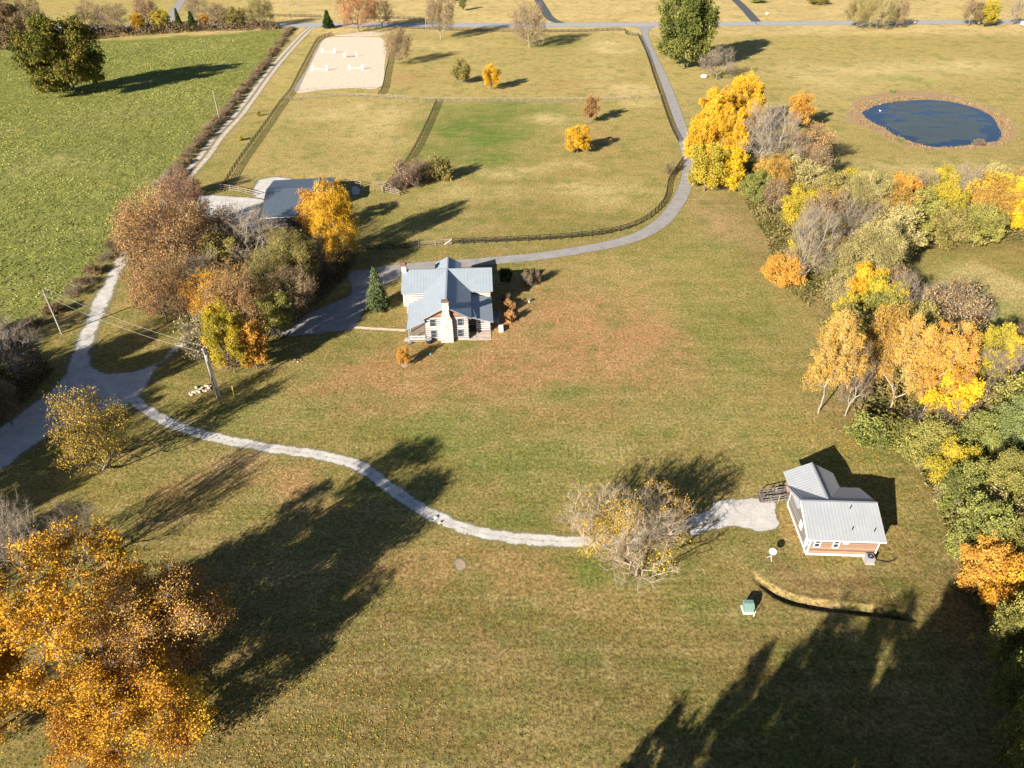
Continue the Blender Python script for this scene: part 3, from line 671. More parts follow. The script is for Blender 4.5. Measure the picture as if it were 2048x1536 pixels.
for k, sd_ in enumerate((96, 97, 98)):
    LIB['locust%d' % k] = tree_meshes('locust', sd_, 11, 6.0, leaves=13000, leaf=0.21, sigma=0.36, nodes=250, twigs=3, twig_len=0.7, zc=0.64, lobes=15, lobe_r=0.30, trunk_frac=0.2)
for k, sd_ in enumerate((111, 112, 113)):
    LIB['rbig%d' % k] = tree_meshes('rbig', sd_, 18, 8.5, leaves=52000, leaf=0.30, sigma=0.46, nodes=620, zc=0.49, zr=0.42, lobes=24, lobe_r=0.28, trunk_frac=0.14)
for k, sd_ in enumerate((116, 117, 118)):
    LIB['lbig%d' % k] = tree_meshes('lbig', sd_, 17, 7.5, leaves=24000, leaf=0.22, sigma=0.36, nodes=300, twigs=3, twig_len=0.8, zc=0.62, zr=0.32, lobes=20, lobe_r=0.26, trunk_frac=0.2)
for k, sd_ in enumerate((121, 122)):
    LIB['bbig%d' % k] = tree_meshes('bbig', sd_, 17, 8, leaves=0, nodes=1000, twigs=8, twig_len=1.3, twig_r=0.015, zc=0.55, zr=0.38, lobes=18, lobe_r=0.33, trunk_frac=0.16, tip=0.018)
for k, sd_ in enumerate((101, 102)):
    LIB['sbig%d' % k] = tree_meshes('sbig', sd_, 16, 9.5, leaves=20000, leaf=0.25, sigma=0.36, nodes=700, twigs=5, twig_len=1.0, twig_r=0.015, zc=0.53, zr=0.38, lobes=18, lobe_r=0.33, trunk_frac=0.16)
LIB['hbig0'] = tree_meshes('hbig', 103, 16, 9.5, leaves=52000, leaf=0.24, sigma=0.45, nodes=800, twigs=3, twig_len=0.9, zc=0.5, zr=0.4, lobes=20, lobe_r=0.30, trunk_frac=0.14)
for L_ in LIB.values():                                             # a first slot that each object overrides with its own bark or leaf colour
    L_['trunk'].materials.append(M['bark']); L_['crown'].materials.append(M['leaf_olive'])
PLANT_N = 0
def plant(lib, X, Y, H, R, pal, label, name='autumn_tree', cat='tree', bark='bark', group=None, rz=None, tilt=None):
    global PLANT_N; PLANT_N += 1
    L_ = LIB[lib]; e = thing(name, (X, Y, 0), label, cat, group)
    sx = R/L_['R']; e.rotation_euler = (tilt[0] if tilt else 0, tilt[1] if tilt else 0, rz if rz is not None else (PLANT_N*2.399) % 6.283)
    for part in ('trunk', 'crown'):
        o = link(part, L_[part], e); o.scale = (sx, sx, H/L_['H'])
        m = M[bark] if part == 'trunk' else (M[pal] if pal in M else M['leaf_'+pal])
        o.material_slots[0].link = 'OBJECT'; o.material_slots[0].material = m
    return e
BIG = dict(round='rbig', tall='rbig', locust='lbig', sparse='sbig', bare='bbig'); NBIG = dict(rbig=3, lbig=3, sbig=2, bbig=2)
def tree_px(lib, bx, by, yt, rpx, pal, label, **kw):
    """base pixel, pixel row of the top, crown half-width in photo pixels"""
    b = G(bx, by); H = top_height(b.y, yt); R = rpx/scale_at(bx, by)/ (HC/(HC-H*0.55))
    if H > 13.5 and lib[:-1] in BIG: k_ = BIG[lib[:-1]]; lib = k_+str(int(lib[-1]) % NBIG[k_])
    return plant(kw.pop('lib', lib), b.x, b.y, max(1.0, H), R, pal, label, **kw)

exec_trees = [
 # lib, base x, base y, top y, half width, palette, label, options
 ('oak0',152,188,24,98,'oakturn','huge dark olive oak alone in the green pasture, long shadow to its right',{}),
 ('round0',20,88,-30,48,'brown','brown leafless-looking tree at the top left corner of the photo',{}),
 ('sparse0',78,84,-10,40,'brown','thin brown tree just left of the huge pasture oak',{}),
 ('bare0',238,68,5,36,'brown_twig','bare brown tree behind the top right of the huge oak',dict(name='bare_tree')),
 ('bare1',190,66,0,34,'brown_twig','bare brown tree rising directly behind the huge oak',dict(name='bare_tree')),
 ('tall0',281,66,22,13,'gold','narrow golden tree in the pasture hedge row, left of the pinkish one',{}),
 ('sparse1',300,56,-12,26,'redbrown','pinkish brown tree behind the golden one in the far hedge row',{}),
 ('round1',327,62,18,19,'limegold','yellow-green round tree in the far hedge row beside two cedars',{}),
 ('cone0',361,61,16,10,'dark','taller left cedar of the dark pair in the far hedge row',dict(name='cedar_tree')),
 ('cone0',387,59,22,12,'dark','broader right cedar of the dark pair in the far hedge row',dict(name='cedar_tree')),
 ('round2',412,56,26,10,'orange','small orange tree just right of the two dark cedars',{}),
 ('sparse2',440,56,8,24,'brown','grey-brown tree in the far hedge row, right of the small orange one',{}),
 ('round0',475,56,12,24,'olive','olive bushy tree in the far hedge row left of the big brown-olive one',{}),
 ('sparse0',523,54,-8,34,'olive','big brown-olive tree at the right end of the far hedge row',{}),
 ('bare2',400,50,-14,26,'brown_twig','bare pinkish tree standing behind the small orange hedge row tree',dict(name='bare_tree')),
 ('cone0',657,56,20,14,'dark','dark green cedar beside the lane mouth and the rust-orange tree',dict(name='cedar_tree')),
 ('sbig0',718,64,-34,56,'redorange','big rust-orange tree above the top fence of the sand arena',{}),
 ('bare0',765,55,-4,28,'brown_twig','bare brown tree just right of the rust-orange arena tree',dict(name='bare_tree')),
 ('sparse1',881,78,-22,40,'brown','tall pale-trunked thin brown tree at the road between arena and paddock',dict(bark='pale_bark')),
 ('sparse2',799,130,58,32,'brown','grey-brown twiggy tree beside the right side of the sand arena',{}),
 ('sparse0',1058,95,4,46,'brown','wide grey-brown tree by the road fence with broad shadow, upper middle',dict(bark='pale_bark')),
 ('round1',924,167,118,20,'olive','small olive tree in the upper paddock, left of a yellow-orange one',{}),
 ('round2',983,179,128,19,'gold','small yellow-orange tree in the upper paddock, right of the olive one',{}),
 ('tall0',1181,246,186,17,'rust','narrow orange-brown tree in the green paddock, just below the cross fence',{}),
 ('round0',1155,306,248,28,'gold','round bright golden tree alone in the green paddock',{}),
 ('oak1',1366,138,-42,78,'deepgreen','huge green tree beside the driveway mouth at the top',{}),
 ('bare1',1432,160,92,38,'twig','grey bare fallen-looking tree below right of the huge green tree',dict(name='bare_tree')),
 ('brush0',1385,60,15,14,'brown_twig','brown brush at the left shoulder of the huge green tree',dict(name='shrub',cat='shrub')),
 ('sparse1',1712,57,-8,32,'olive','left olive tree of the clump hiding the county road at top right',{}),
 ('sparse0',1752,59,-14,36,'sage','middle tan-green tree of the clump hiding the county road at top right',{}),
 ('sparse2',1790,56,-4,24,'brown','right brown tree of the clump hiding the county road at top right',{}),
 ('sparse2',1936,52,0,22,'brown','brown half of the leafy pair by the county road at far top right',{}),
 ('round2',1966,53,-2,24,'limegold','yellow-green half of the leafy pair by the county road at far top right',{}),
 ('bare2',2024,50,-6,14,'twig','bare small tree right of the yellow-green pair at the top right corner',dict(name='bare_tree')),
 ('shrub0',1512,6,-12,14,'green','small dark shrub at the top edge beside the right hand driveway',dict(name='shrub',cat='shrub')),
 ('shrub1',1632,9,-12,20,'olive','small olive shrub at the top edge left of the roadside clump',dict(name='shrub',cat='shrub')),
 ('tall1',925,21,-8,8,'green','little green tree in the pale field beyond the road, above the pale trunk tree',{}),
 ('shrub2',915,2,-20,10,'olive','small shrub at the very top edge above the little green tree',dict(name='shrub',cat='shrub')),
 # yellow grove by the drive
 ('round1',1478,272,142,50,'gold','tallest golden tree at the top of the yellow grove beside the driveway',{}),
 ('round2',1420,285,170,42,'gold','golden tree at the left shoulder of the yellow grove, over the driveway',{}),
 ('round0',1452,335,205,42,'gold','golden tree in the middle of the yellow grove beside the slim bare tree',{}),
 ('round2',1392,335,235,32,'gold','golden crown leaning over the driveway at the left of the yellow grove',{}),
 ('round0',1408,382,282,46,'limegold','yellow-green low tree at the lower left of the yellow grove',{}),
 ('tall1',1458,384,292,24,'yellow','small bright yellow tree at the foot of the yellow grove',{}),
 ('tall0',1592,262,178,24,'orange','orange pointed tree rising at the right rear of the yellow grove',{}),
 ('sparse2',1608,345,250,40,'rust','rusty brown tree behind the big white-limbed bare tree',{}),
 ('bare0',1528,354,206,80,'twig','big white-limbed bare tree right of the yellow grove',dict(name='bare_tree',bark='pale_bark')),
 ('bare1',1492,320,205,26,'twig','slim grey bare tree between golden crowns and the big bare tree',dict(name='bare_tree',bark='pale_bark')),
 ('sparse0',1625,372,290,26,'brown','brown twiggy tree just under the big bare tree on its right',{}),
 # middle of the creek wood
 ('round1',1505,408,340,30,'green','green bush-like tree at the foot of the yellow grove on its right',{}),
 ('sparse1',1545,430,358,28,'brown','grey-brown brushy tree left of the yellow-olive one in the creek wood',{}),
 ('round0',1590,440,368,34,'limegold','yellow-olive tree above the white bare tree in the creek wood',{}),
 ('locust0',1650,430,342,44,'sage','tan-green tree topping the creek wood, left of the wider tan-green one',{}),
 ('near2',1715,462,340,60,'sage','widest tan-green tree in the middle of the creek wood',{}),
 ('round2',1795,425,345,36,'orange','orange tree at the top edge of the wood below the pond',{}),
 ('round1',1830,470,385,42,'greenolive','olive-green tree just below the orange one under the pond',{}),
 ('round0',1868,420,330,34,'limegold','yellow tree on the wood edge between orange tree and dead white branches',{}),
 ('bare2',1915,430,322,40,'twig','dead white-branched tree on the wood edge below the pond',dict(name='bare_tree',bark='pale_bark')),
 ('sparse2',1950,450,350,44,'gold','thin orange-tinged tree left of the bright yellow one at the right edge',{}),
 ('round2',2035,470,342,52,'yellow','bright yellow tree at the right edge below the pond',{}),
 ('round1',2090,520,395,46,'gold','golden tree half cut off by the right edge beneath the bright yellow one',{}),
 ('round0',1885,496,415,44,'olive','olive tree along the lower edge of the wood under the pond, middle one',{}),
 ('round2',1945,494,405,44,'greenolive','dark olive tree along the lower edge of the wood under the pond, right one',{}),
 ('round1',1815,498,430,36,'greenolive','yellowish olive tree along the lower edge of the wood under the pond, left one',{}),
 ('round0',1762,440,370,30,'olive','olive tree squeezed between widest tan-green tree and orange one',{}),
 ('bare1',1665,485,385,44,'twig','white-stemmed bare tree among the tan-green crowns of the creek wood',dict(name='bare_tree',bark='pale_bark')),
 ('bare2',1720,480,395,34,'twig','fan-shaped grey bare tree right of the white-stemmed one in the creek wood',dict(name='bare_tree')),
 ('bare0',1602,572,408,62,'twig','whitish bare tree standing over an orange bush on the lawn edge',dict(name='bare_tree',bark='pale_bark')),
 ('round2',1562,572,508,40,'orange','low orange bushy tree at the foot of the whitish bare tree',{}),
 ('near2',1725,580,438,78,'sage','large tan-green tree right of the whitish bare tree',{}),
 ('round1',1648,520,440,34,'limegold','yellow-olive tree right behind the whitish bare tree',{}),
 ('sparse1',1660,580,500,30,'greenolive','dark undergrowth tree between whitish bare tree and large tan-green tree',{}),
 ('round0',1716,620,526,38,'gold','golden tree in front of the large tan-green tree',{}),
 ('sparse0',1668,618,555,28,'sage','thin grey-green tree at the lawn edge left of the golden one',{}),
 ('round1',1688,662,586,34,'limegold','yellow-olive tree just above the orange leaning trees',{}),
 ('bare1',1795,655,550,52,'twig','grey bare tree above the peach-orange crowns, left one',dict(name='bare_tree')),
 ('bare0',1868,668,562,52,'twig','grey bare tree above the peach-orange crowns, middle one',dict(name='bare_tree')),
 ('bare2',1920,672,585,40,'twig','white-branched bare tree reaching toward the right hand field',dict(name='bare_tree',bark='pale_bark')),
 ('sparse2',1780,620,540,38,'brown','brown-grey tree behind the large tan-green tree, at its right foot',{}),
 # orange leaning trees above the cottage
 ('locust0',1636,826,632,66,'peach','orange tree with leaning pale trunk at the lawn edge above the cottage',dict(bark='pale_bark')),
 ('bare1',1690,832,690,34,'brown_twig','thin leaning tree with bare trunk, right of the orange leaning one',dict(name='bare_tree',bark='pale_bark')),
 ('locust1',1745,765,618,48,'peach','pale orange tree between the leaning ones and the tall peach one',{}),
 ('locust1',1775,830,640,62,'peach','tall peach-orange tree in the centre of the orange trees',dict(bark='pale_bark')),
 ('locust2',1835,850,640,66,'orange','right-hand peach-orange tree whose white limbs show beneath',dict(bark='pale_bark')),
 ('round2',1945,800,645,56,'limegold','round yellow-green tree right of the orange trees',{}),
 ('round0',1872,868,738,48,'yellow','bright lemon-yellow tree below the yellow-green one',{}),
 ('bare2',2010,760,645,44,'brown_twig','brown bare tree right of the round yellow-green tree',dict(name='bare_tree')),
 ('round1',2060,760,640,44,'gold','golden tree cut by the right edge beside the brown bare tree',{}),
 ('shrub1',1730,888,838,40,'green','dark green spreading bush at the foot of the orange trees',dict(name='shrub',cat='shrub')),
 ('shrub2',1780,895,848,34,'greenolive','olive bush right of the dark green spreading bush',dict(name='shrub',cat='shrub')),
 ('sparse1',1930,880,790,44,'brown','grey twiggy tree beneath the lemon-yellow one, right side',{}),
 # right hand wood beside the cottage
 ('round2',1835,935,835,44,'greenolive','olive-green tree at the wood edge, upper left of the yellow patch tree',{}),
 ('near2',2005,955,785,74,'pine','broad feathery pale green tree at the right edge',dict(name='pine_tree')),
 ('round0',1880,975,880,42,'limegold','tree with yellow patches at the wood edge right of the cottage shadow',{}),
 ('round1',1925,940,830,44,'green','dark green tree above the yellow patch tree',{}),
 ('round2',1905,1040,930,48,'green','dense green tree at the wood edge, level with the cottage roof top',{}),
 ('near2',1985,1060,900,70,'greenolive','large green-olive tree in the wood, right of the dense green one',{}),
 ('round0',2065,1040,880,60,'pine','pale green tree cut by the right edge, level with the cottage',{}),
 ('round1',1925,1130,1000,56,'green','green tree at the wood edge level with the cottage eaves',{}),
 ('round2',1945,1185,1080,50,'orange','orange tree at the wood edge below the cottage level',{}),
 ('near2',2020,1180,1030,70,'greenolive','large olive tree behind the orange edge tree on the right',{}),
 ('round0',1990,1245,1120,50,'mixed','orange and gold tree in the lower part of the right hand wood',{}),
 ('round1',2060,1280,1150,60,'sage','tan-green tree cut by the right edge below the orange and gold one',{}),
 ('round2',1992,1335,1200,52,'greenolive','dark olive tree in shade at the lower right edge',{}),
 ('round0',2005,1440,1300,58,'green','shaded green tree at the bottom right corner',{}),
 ('round1',2012,1545,1395,60,'greenolive','shaded dark tree at the very bottom of the right edge',{}),
 ('sparse1',1880,1015,960,26,'sage','thin pale green tree on the very edge of the wood by the yellow patch tree',{}),
 # grove between lane and log house
 ('sbig0',352,560,378,100,'rust','largest rust-brown tree of the grove, beside the green pasture',{}),
 ('sparse1',385,470,345,52,'redbrown','reddish tree at the top of the grove beside the barn yard',{}),
 ('sbig1',300,520,400,60,'rust','rusty spreading tree on the lane side of the grove',{}),
 ('sbig1',335,645,515,72,'rust','orange-brown tree over the lane bend at the left of the grove',{}),
 ('sparse0',450,520,410,50,'brown','dark brown tree below the gravel barn yard',{}),
 ('bare0',516,548,420,78,'twig','white-branched bare tree in front of the barn',dict(name='bare_tree',bark='pale_bark')),
 ('round1',455,560,465,42,'olive','olive-gold tree left of the white-branched bare tree',{}),
 ('hbig0',596,590,462,62,'olive','big dull olive tree in front of the barn wall',{}),
 ('sbig0',545,610,500,56,'olive','brown-olive tree under the white-branched bare tree',{}),
 ('hbig0',676,516,366,58,'gold','brilliant orange-gold maple beside the barn',{}),
 ('tall1',632,470,380,30,'orange','smaller orange crown leaning over the barn roof end',{}),
 ('sbig1',438,650,545,62,'mixed','gold and rust twiggy tree in the middle of the grove',{}),
 ('sbig0',488,672,535,68,'rust','tall bronze tree in the middle of the grove above the yellow one',{}),
 ('sbig1',590,640,535,56,'brown','dark brown tree at the right side of the grove by the parking court',{}),
 ('round0',560,665,580,38,'greenolive','dark green tree beside the shaded parking court',{}),
 ('rbig1',470,745,600,48,'limegold','yellow-green tree at the lower tip of the grove by the utility pole',{}),
 ('round2',515,738,640,34,'orange','orange-brown tree at the lower tip of the grove right of the yellow-green one',{}),
 ('brush1',405,718,640,36,'sage','grey twiggy bush beside the utility pole',dict(name='shrub',cat='shrub')),
 ('brush0',650,560,520,26,'brown_twig','brown brush near the end of the board fence left of the log house',dict(name='shrub',cat='shrub')),
 ('bare2',420,600,500,50,'twig','pale twiggy bare tree inside the grove left of the bronze tree',dict(name='bare_tree')),
 ('sparse2',640,560,480,40,'brown','dull brown tree just below the orange-gold maple',{}),
 # left edge
 ('bare0',45,770,628,66,'twig','grey bare tree at the left edge above the gravel drive',dict(name='bare_tree',bark='pale_bark')),
 ('round0',-20,810,690,50,'oakturn','dark shaded tree at the left edge under the grey bare tree',{}),
 ('sparse1',25,850,760,40,'brown','dark brown scrub tree at the left edge of the gravel drive',{}),
 ('airy0',212,935,792,80,'dull','loose golden tree standing below the gravel drive fork',{}),
 ('bare1',70,1165,1000,58,'twig','whitish bare tree at the left edge above the big sycamores',dict(name='bare_tree',bark='pale_bark')),
 # house garden
 ('cone0',757,617,536,27,'fir','dense conical evergreen left of the log house',dict(name='evergreen_tree')),
 ('round2',808,731,694,13,'orange','small orange sapling on the lawn in front of the log house',{}),
 ('round1',1011,567,534,14,'dark','dark evergreen bush behind the right end of the log house',dict(name='evergreen_tree')),
 ('brush1',1053,573,542,12,'brown','left brown garden shrub behind the log house, by the long shadow',dict(name='shrub',cat='shrub')),
 ('brush0',1070,568,540,10,'brown_twig','thin garden shrub right of the brown one behind the log house',dict(name='shrub',cat='shrub')),
 ('shrub0',1019,620,598,10,'tan','upper tan shrub at the right wall of the log house',dict(name='shrub',cat='shrub')),
 ('shrub1',1020,643,620,11,'tan','lower tan shrub at the right wall of the log house',dict(name='shrub',cat='shrub')),
 ('brush0',1012,603,586,8,'brown_twig','small dark twiggy shrub nearest the cooling units of the log house',dict(name='shrub',cat='shrub')),
 # paddock scrub
 ('brush1',815,372,322,30,'redbrown','reddish scrub along the fence between the paddocks',dict(name='shrub',cat='shrub')),
 ('brush0',840,362,320,24,'brown_twig','bare brown scrub in the middle of the paddock thicket',dict(name='shrub',cat='shrub')),
 ('shrub2',880,360,312,24,'olive','olive scrub at the right end of the paddock thicket',dict(name='shrub',cat='shrub')),
 ('brush0',796,380,350,16,'brown_twig','low scrub at the lower left end of the paddock thicket',dict(name='shrub',cat='shrub')),
 ('brush1',1338,348,325,12,'olive','small dark bush against the black fence beside the yellow grove',dict(name='shrub',cat='shrub')),
 ('brush0',380,392,335,26,'brown_twig','pinkish bare brush beside the lane above the grove',dict(name='shrub',cat='shrub')),
 ('brush0',340,400,348,26,'twig','grey bare brush beside the lane at the pasture corner',dict(name='shrub',cat='shrub')),
 ('shrub0',1803,283,276,8,'pine','small green bush on the near bank of the pond',dict(name='shrub',cat='shrub')),
 ('brush1',1955,291,278,11,'brown','brown bush on the near bank of the pond',dict(name='shrub',cat='shrub')),
 ('shrub1',1783,186,177,5,'pine','small green bush on the far bank of the pond',dict(name='shrub',cat='shrub')),
 ('shrub2',518,232,222,4,'limegold','tiny yellow sapling between the lane and the black fence, upper one',dict(name='sapling',cat='tree')),
 ('shrub0',482,281,271,5,'limegold','tiny yellow sapling between the lane and the black fence, lower one',dict(name='sapling',cat='tree')),
]
for lib, bx, by, yt, rp, pal, label, opt in exec_trees:
    tree_px(lib, bx, by, yt, rp, pal, label, **opt)
# leaning trees on the ditch bank keep their crowns toward the lawn
# the three big sycamores at the lower left, and the bare tree behind them
plant('near0', -40, 39.5, 19.5, 8.4, 'sycamore', 'great golden sycamore at the lower left, tallest of the three', name='sycamore_tree', bark='pale_bark', rz=0.6)
plant('near1', -33.5, 41.0, 15.0, 5.6, 'rustgold', 'rusty brown sycamore at the right shoulder of the great golden one', name='sycamore_tree', bark='pale_bark', rz=2.0)
plant('near2', -33.5, 34.0, 11.5, 6.2, 'mixed', 'rust-orange sycamore at the bottom edge, lower left', name='sycamore_tree', bark='pale_bark', rz=3.9)
plant('near2', -49.0, 34.0, 14, 6.0, 'sycamore', 'golden sycamore cut off by the left edge below the whitish bare tree', name='sycamore_tree', bark='pale_bark', rz=5.1)
plant('bare2', -48.5, 54.5, 10, 3.2, 'twig', 'slender bare tree hidden behind the golden sycamore, throwing a long thin shadow', name='bare_tree', rz=1.0)
# wispy pair over the cabin drive
a_ = G(1266, 1130); plant('wispy0', a_.x, a_.y, 9.0, 6.0, 'yellow', 'wispy half-bare tree with pale limbs, right of the pair over the cabin drive', bark='straw_twig', rz=0.4)
a_ = G(1196, 1084); plant('wispy1', a_.x, a_.y, 8.0, 5.2, 'yellow', 'wispy half-bare tree with orange tufts, left of the pair over the cabin drive', bark='straw_twig', rz=2.2)
a_ = G(1300, 1082); plant('wispy1', a_.x, a_.y, 8.0, 4.6, 'gold', 'wispy bare tree behind the pair over the cabin drive', bark='straw_twig', rz=4.0)
PLACED = [(o.location.x, o.location.y) for o in COL.objects if o.parent is None and o.get('category') == 'tree']
WOOD = [(1500,395),(1560,360),(1640,400),(1700,415),(1800,420),(1900,405),(2080,405),(2120,495),(2000,470),(1900,478),(1800,474),(1790,590),(1880,700),(2000,775),(2090,800),(2300,850),(2400,1250),(2250,1420),(2100,1400),(2000,1290),(1950,1180),(1910,1060),(1862,950),(1810,880),(1740,860),(1715,800),(1670,750),(1655,640),(1600,565),(1560,480),(1515,420)]
wp = [G(*p) for p in WOOD]; wx_ = [p.x for p in wp]; wy_ = [p.y for p in wp]; rf_ = random.Random(11)
FILL = [('round', 'sage', 'tan-green'), ('sparse', 'brown', 'grey-brown'), ('round', 'olive', 'olive'), ('bare', 'twig', 'bare grey'), ('round', 'greenolive', 'green-olive'), ('locust', 'peach', 'tawny'), ('round', 'limegold', 'yellow-olive')]
y_ = min(wy_)
while y_ < max(wy_):
    x_ = min(wx_)
    while x_ < max(wx_):
        px, py = x_+rf_.uniform(-2.2, 2.2), y_+rf_.uniform(-2.2, 2.2); x_ += 6.6
        if not bool(inside(np.array([px]), np.array([py]), [(p.x, p.y) for p in wp])[0]): continue
        if min(math.hypot(px-a, py-b) for a, b in PLACED) < 3.6: continue
        dp = py*CP+HC*SP; ux = 1024+FPX*px/dp; vy = 768+FPX*(HC*CP-py*SP)/dp
        if ux > 2230: continue
        up = vy < 700; k = rf_.choice([0, 0, 1, 2, 2, 3, 4, 6, 5, 5, 6] if up else [4, 4, 2, 2, 0, 1, 6, 3])
        lb_, pl_, nm_ = FILL[k]; PLACED.append((px, py))
        plant(lb_+str(rf_.randrange(3)), px, py, rf_.uniform(8.0, 12.5), rf_.uniform(3.6, 5.2), pl_, nm_+(' tree filling the upper creek wood between the taller crowns' if up else ' tree filling the lower wood beside the cottage, between larger crowns'),
              name='bare_tree' if lb_ == 'bare' else 'autumn_tree', group=nm_+(' infill of the upper creek wood' if up else ' infill of the lower wood'))
    y_ += 6.6
# trees standing just outside the frame: they throw the shadows that reach in
for (x, y, h, r_, lb) in [(0.2, 17.0, 12, 1.8, 'tall0'), (0.6, 9.6, 20, 3.8, 'rbig0'), (5.6, 10.2, 21.5, 3.9, 'rbig1'), (11.4, 10.6, 22, 4.1, 'rbig2'), (16.8, 10.6, 22, 3.9, 'rbig0'), (22, 14, 21, 4.2, 'oak1'), (27, 14.5, 22, 5.5, 'rbig1'), (36, 16, 22, 6.5, 'oak0'), (45, 21, 21, 6, 'rbig0'), (53, 28, 20, 6.5, 'oak1'), (62, 35, 19, 6, 'round1'),
        (-84, 46, 20, 6.0, 'sbig0'), (-92, 55, 21, 7, 'sbig1'), (-101, 65, 20, 7, 'round2'), (-82, 30, 18, 6, 'round1'), (-96, 42, 21, 7, 'sbig0'), (-107, 78, 18, 6.5, 'sparse2'), (-74, 21, 15, 5.5, 'round2'), (-88, 36, 21, 6, 'rbig1'), (-103, 50, 21, 6.5, 'sbig1'), (-93, 24, 19, 6, 'rbig2'), (-80, 58, 18, 4.5, 'rbig0'), (-86, 65, 20, 5.0, 'rbig1'), (-78, 70, 19, 4.2, 'rbig2'), (-93, 63, 20, 5.0, 'rbig0'), (-89, 74, 18, 4.5, 'rbig2'), (-98, 54, 20, 5, 'rbig1')]:
    plant(lb, x, y, h, r_, 'greenolive', 'tall green tree just outside the frame, seen in the photo only by its shadow', group='trees just outside the frame')

# hedge of brush between pasture and lane
HEDGE = densify([G(*p) for p in [(582,58),(560,88),(525,135),(480,190),(430,250),(385,305),(345,352)]], 3.7)
for i, p in enumerate(HEDGE):
    h = 1.0+1.1*float(vnoise(i*0.7, 3.3)); lb = ('brush0', 'shrub1', 'brush1')[i % 3]
    plant(lb, p.x+random.uniform(-.6, .6), p.y+random.uniform(-.6, .6), h, 1.5+random.uniform(-.3, .6), 'brown_twig' if lb == 'brush0' else 'brown',
          'brown brush shrub in the hedge between green pasture and gravel lane', name='hedge_shrub', cat='shrub', group='brush hedge along the lane')
HEDGE2 = densify([G(*p) for p in [(228,500),(190,545),(150,590),(110,625),(60,655),(0,690)]], 4.5)
for i, p in enumerate(HEDGE2):
    lb = ('brush0', 'brush1', 'shrub2')[i % 3]
    plant(lb, p.x, p.y, 1.1+1.2*float(vnoise(i*0.9, 8.3)), 1.9, 'brown_twig' if lb == 'brush0' else 'brown',
          'brown brush shrub along the lower pasture edge beside the gravel drive', name='hedge_shrub', cat='shrub', group='brush along the lower pasture edge')
# dry reeds round the pond and leaves on the lawn: nobody could count these
def scatter(name, centres, n, size, sig, m, flat=True, h=0.0, minvar=0.0):
    r = np.random.default_rng(len(name)*7+n); c = np.array(centres)[r.integers(0, len(centres), n)]
    P = np.zeros((n, 3)); P[:, :2] = c[:, :2]+r.normal(size=(n, 2))*sig; s = size*(0.5+r.random(n))[:, None]
    if flat:
        nrm = r.normal(size=(n, 3))*0.3+np.array([0, 0, 1]); P[:, 2] = 0.05
    else: nrm = r.normal(size=(n, 3)); nrm[:, 2] *= 0.15; P[:, 2] = h*0.5
    nrm /= np.linalg.norm(nrm, axis=1, keepdims=True)
    a = np.cross(nrm, r.normal(size=(n, 3))) if flat else np.cross(nrm, np.tile([0, 0, 1.], (n, 1)))
    a /= np.linalg.norm(a, axis=1, keepdims=True); b = np.cross(nrm, a)
    b = b*s*0.5 if flat else b*h*0.5*(0.5+r.random(n))[:, None]; a = a*s*0.5
    V = np.stack([P-a-b, P+a-b, P+a*0.6+b, P-a*0.6+b], 1).reshape(-1, 3); V[:, 2] = np.maximum(V[:, 2], 0.02)
    me = fast_mesh(name, V, np.arange(n*4), np.full(n, 4), {'var': ('FLOAT', np.repeat(r.random(n), 4))}); me.materials.append(m)
    return link(name, me)
lc = [G(x, y) for x, y in [(480,1480),(560,1500),(640,1400),(700,1500),(520,1380),(600,1300),(420,1530),(760,1440),(520,1300)]]
tag(scatter('fallen_leaves', lc, 3800, 0.085, 4.6, M['leaf_peach']), 'orange fallen leaves scattered on the grass beside the big sycamores', 'leaves', kind='stuff')
lc = [G(x, y) for x, y in [(1640,860),(1690,870),(1620,880),(1720,910),(1800,1000),(1700,880)]]
tag(scatter('fallen_leaves', lc, 1100, 0.10, 2.8, M['leaf_peach']), 'pale fallen leaves on the lawn under the orange trees above the cottage', 'leaves', kind='stuff')
def undergrowth(name, pxs, n, size, hmax, m, label):
    pts = [G(*p) for p in pxs]; xy = [(p.x, p.y) for p in pts]; r = np.random.default_rng(n)
    x0, x1 = min(p[0] for p in xy), max(p[0] for p in xy); y0, y1 = min(p[1] for p in xy), max(p[1] for p in xy)
    X = r.uniform(x0, x1, n*4); Y = r.uniform(y0, y1, n*4); d, _ = poly_dist(X, Y, xy, True)
    k = inside(X, Y, xy) & (fnoise(X*0.22, Y*0.22) > 0.36); X, Y, d = X[k][:n], Y[k][:n], d[k][:n]; n = len(X)
    top = np.clip(0.35+2.6*(fnoise(X*0.35+5, Y*0.35)-0.35), 0.15, 1)*hmax*np.clip(d/2.0, 0.25, 1)
    Z = top*r.random(n)**0.5
    nrm = r.normal(size=(n, 3)); nrm[:, 2] += 0.6; nrm /= np.linalg.norm(nrm, axis=1, keepdims=True)
    a = np.cross(nrm, r.normal(size=(n, 3))); a /= np.linalg.norm(a, axis=1, keepdims=True); b = np.cross(nrm, a); s_ = size*(0.5+r.random(n))[:, None]*0.5
    P = np.stack([X, Y, Z+0.1], -1); V = np.stack([P-a*s_, P+b*s_*.8, P+a*s_, P-b*s_*.8], 1).reshape(-1, 3); V[:, 2] = np.maximum(V[:, 2], 0.02)
    var = np.clip(1.4*(fnoise(X*0.25+70, Y*0.25)-0.5)+0.42+r.normal(size=n)*0.18, 0, 1)
    me = fast_mesh(name, V, np.arange(n*4), np.full(n, 4), {'var': ('FLOAT', np.repeat(var, 4))}); me.materials.append(m)
    tag(link(name, me), label, 'undergrowth', kind='stuff')
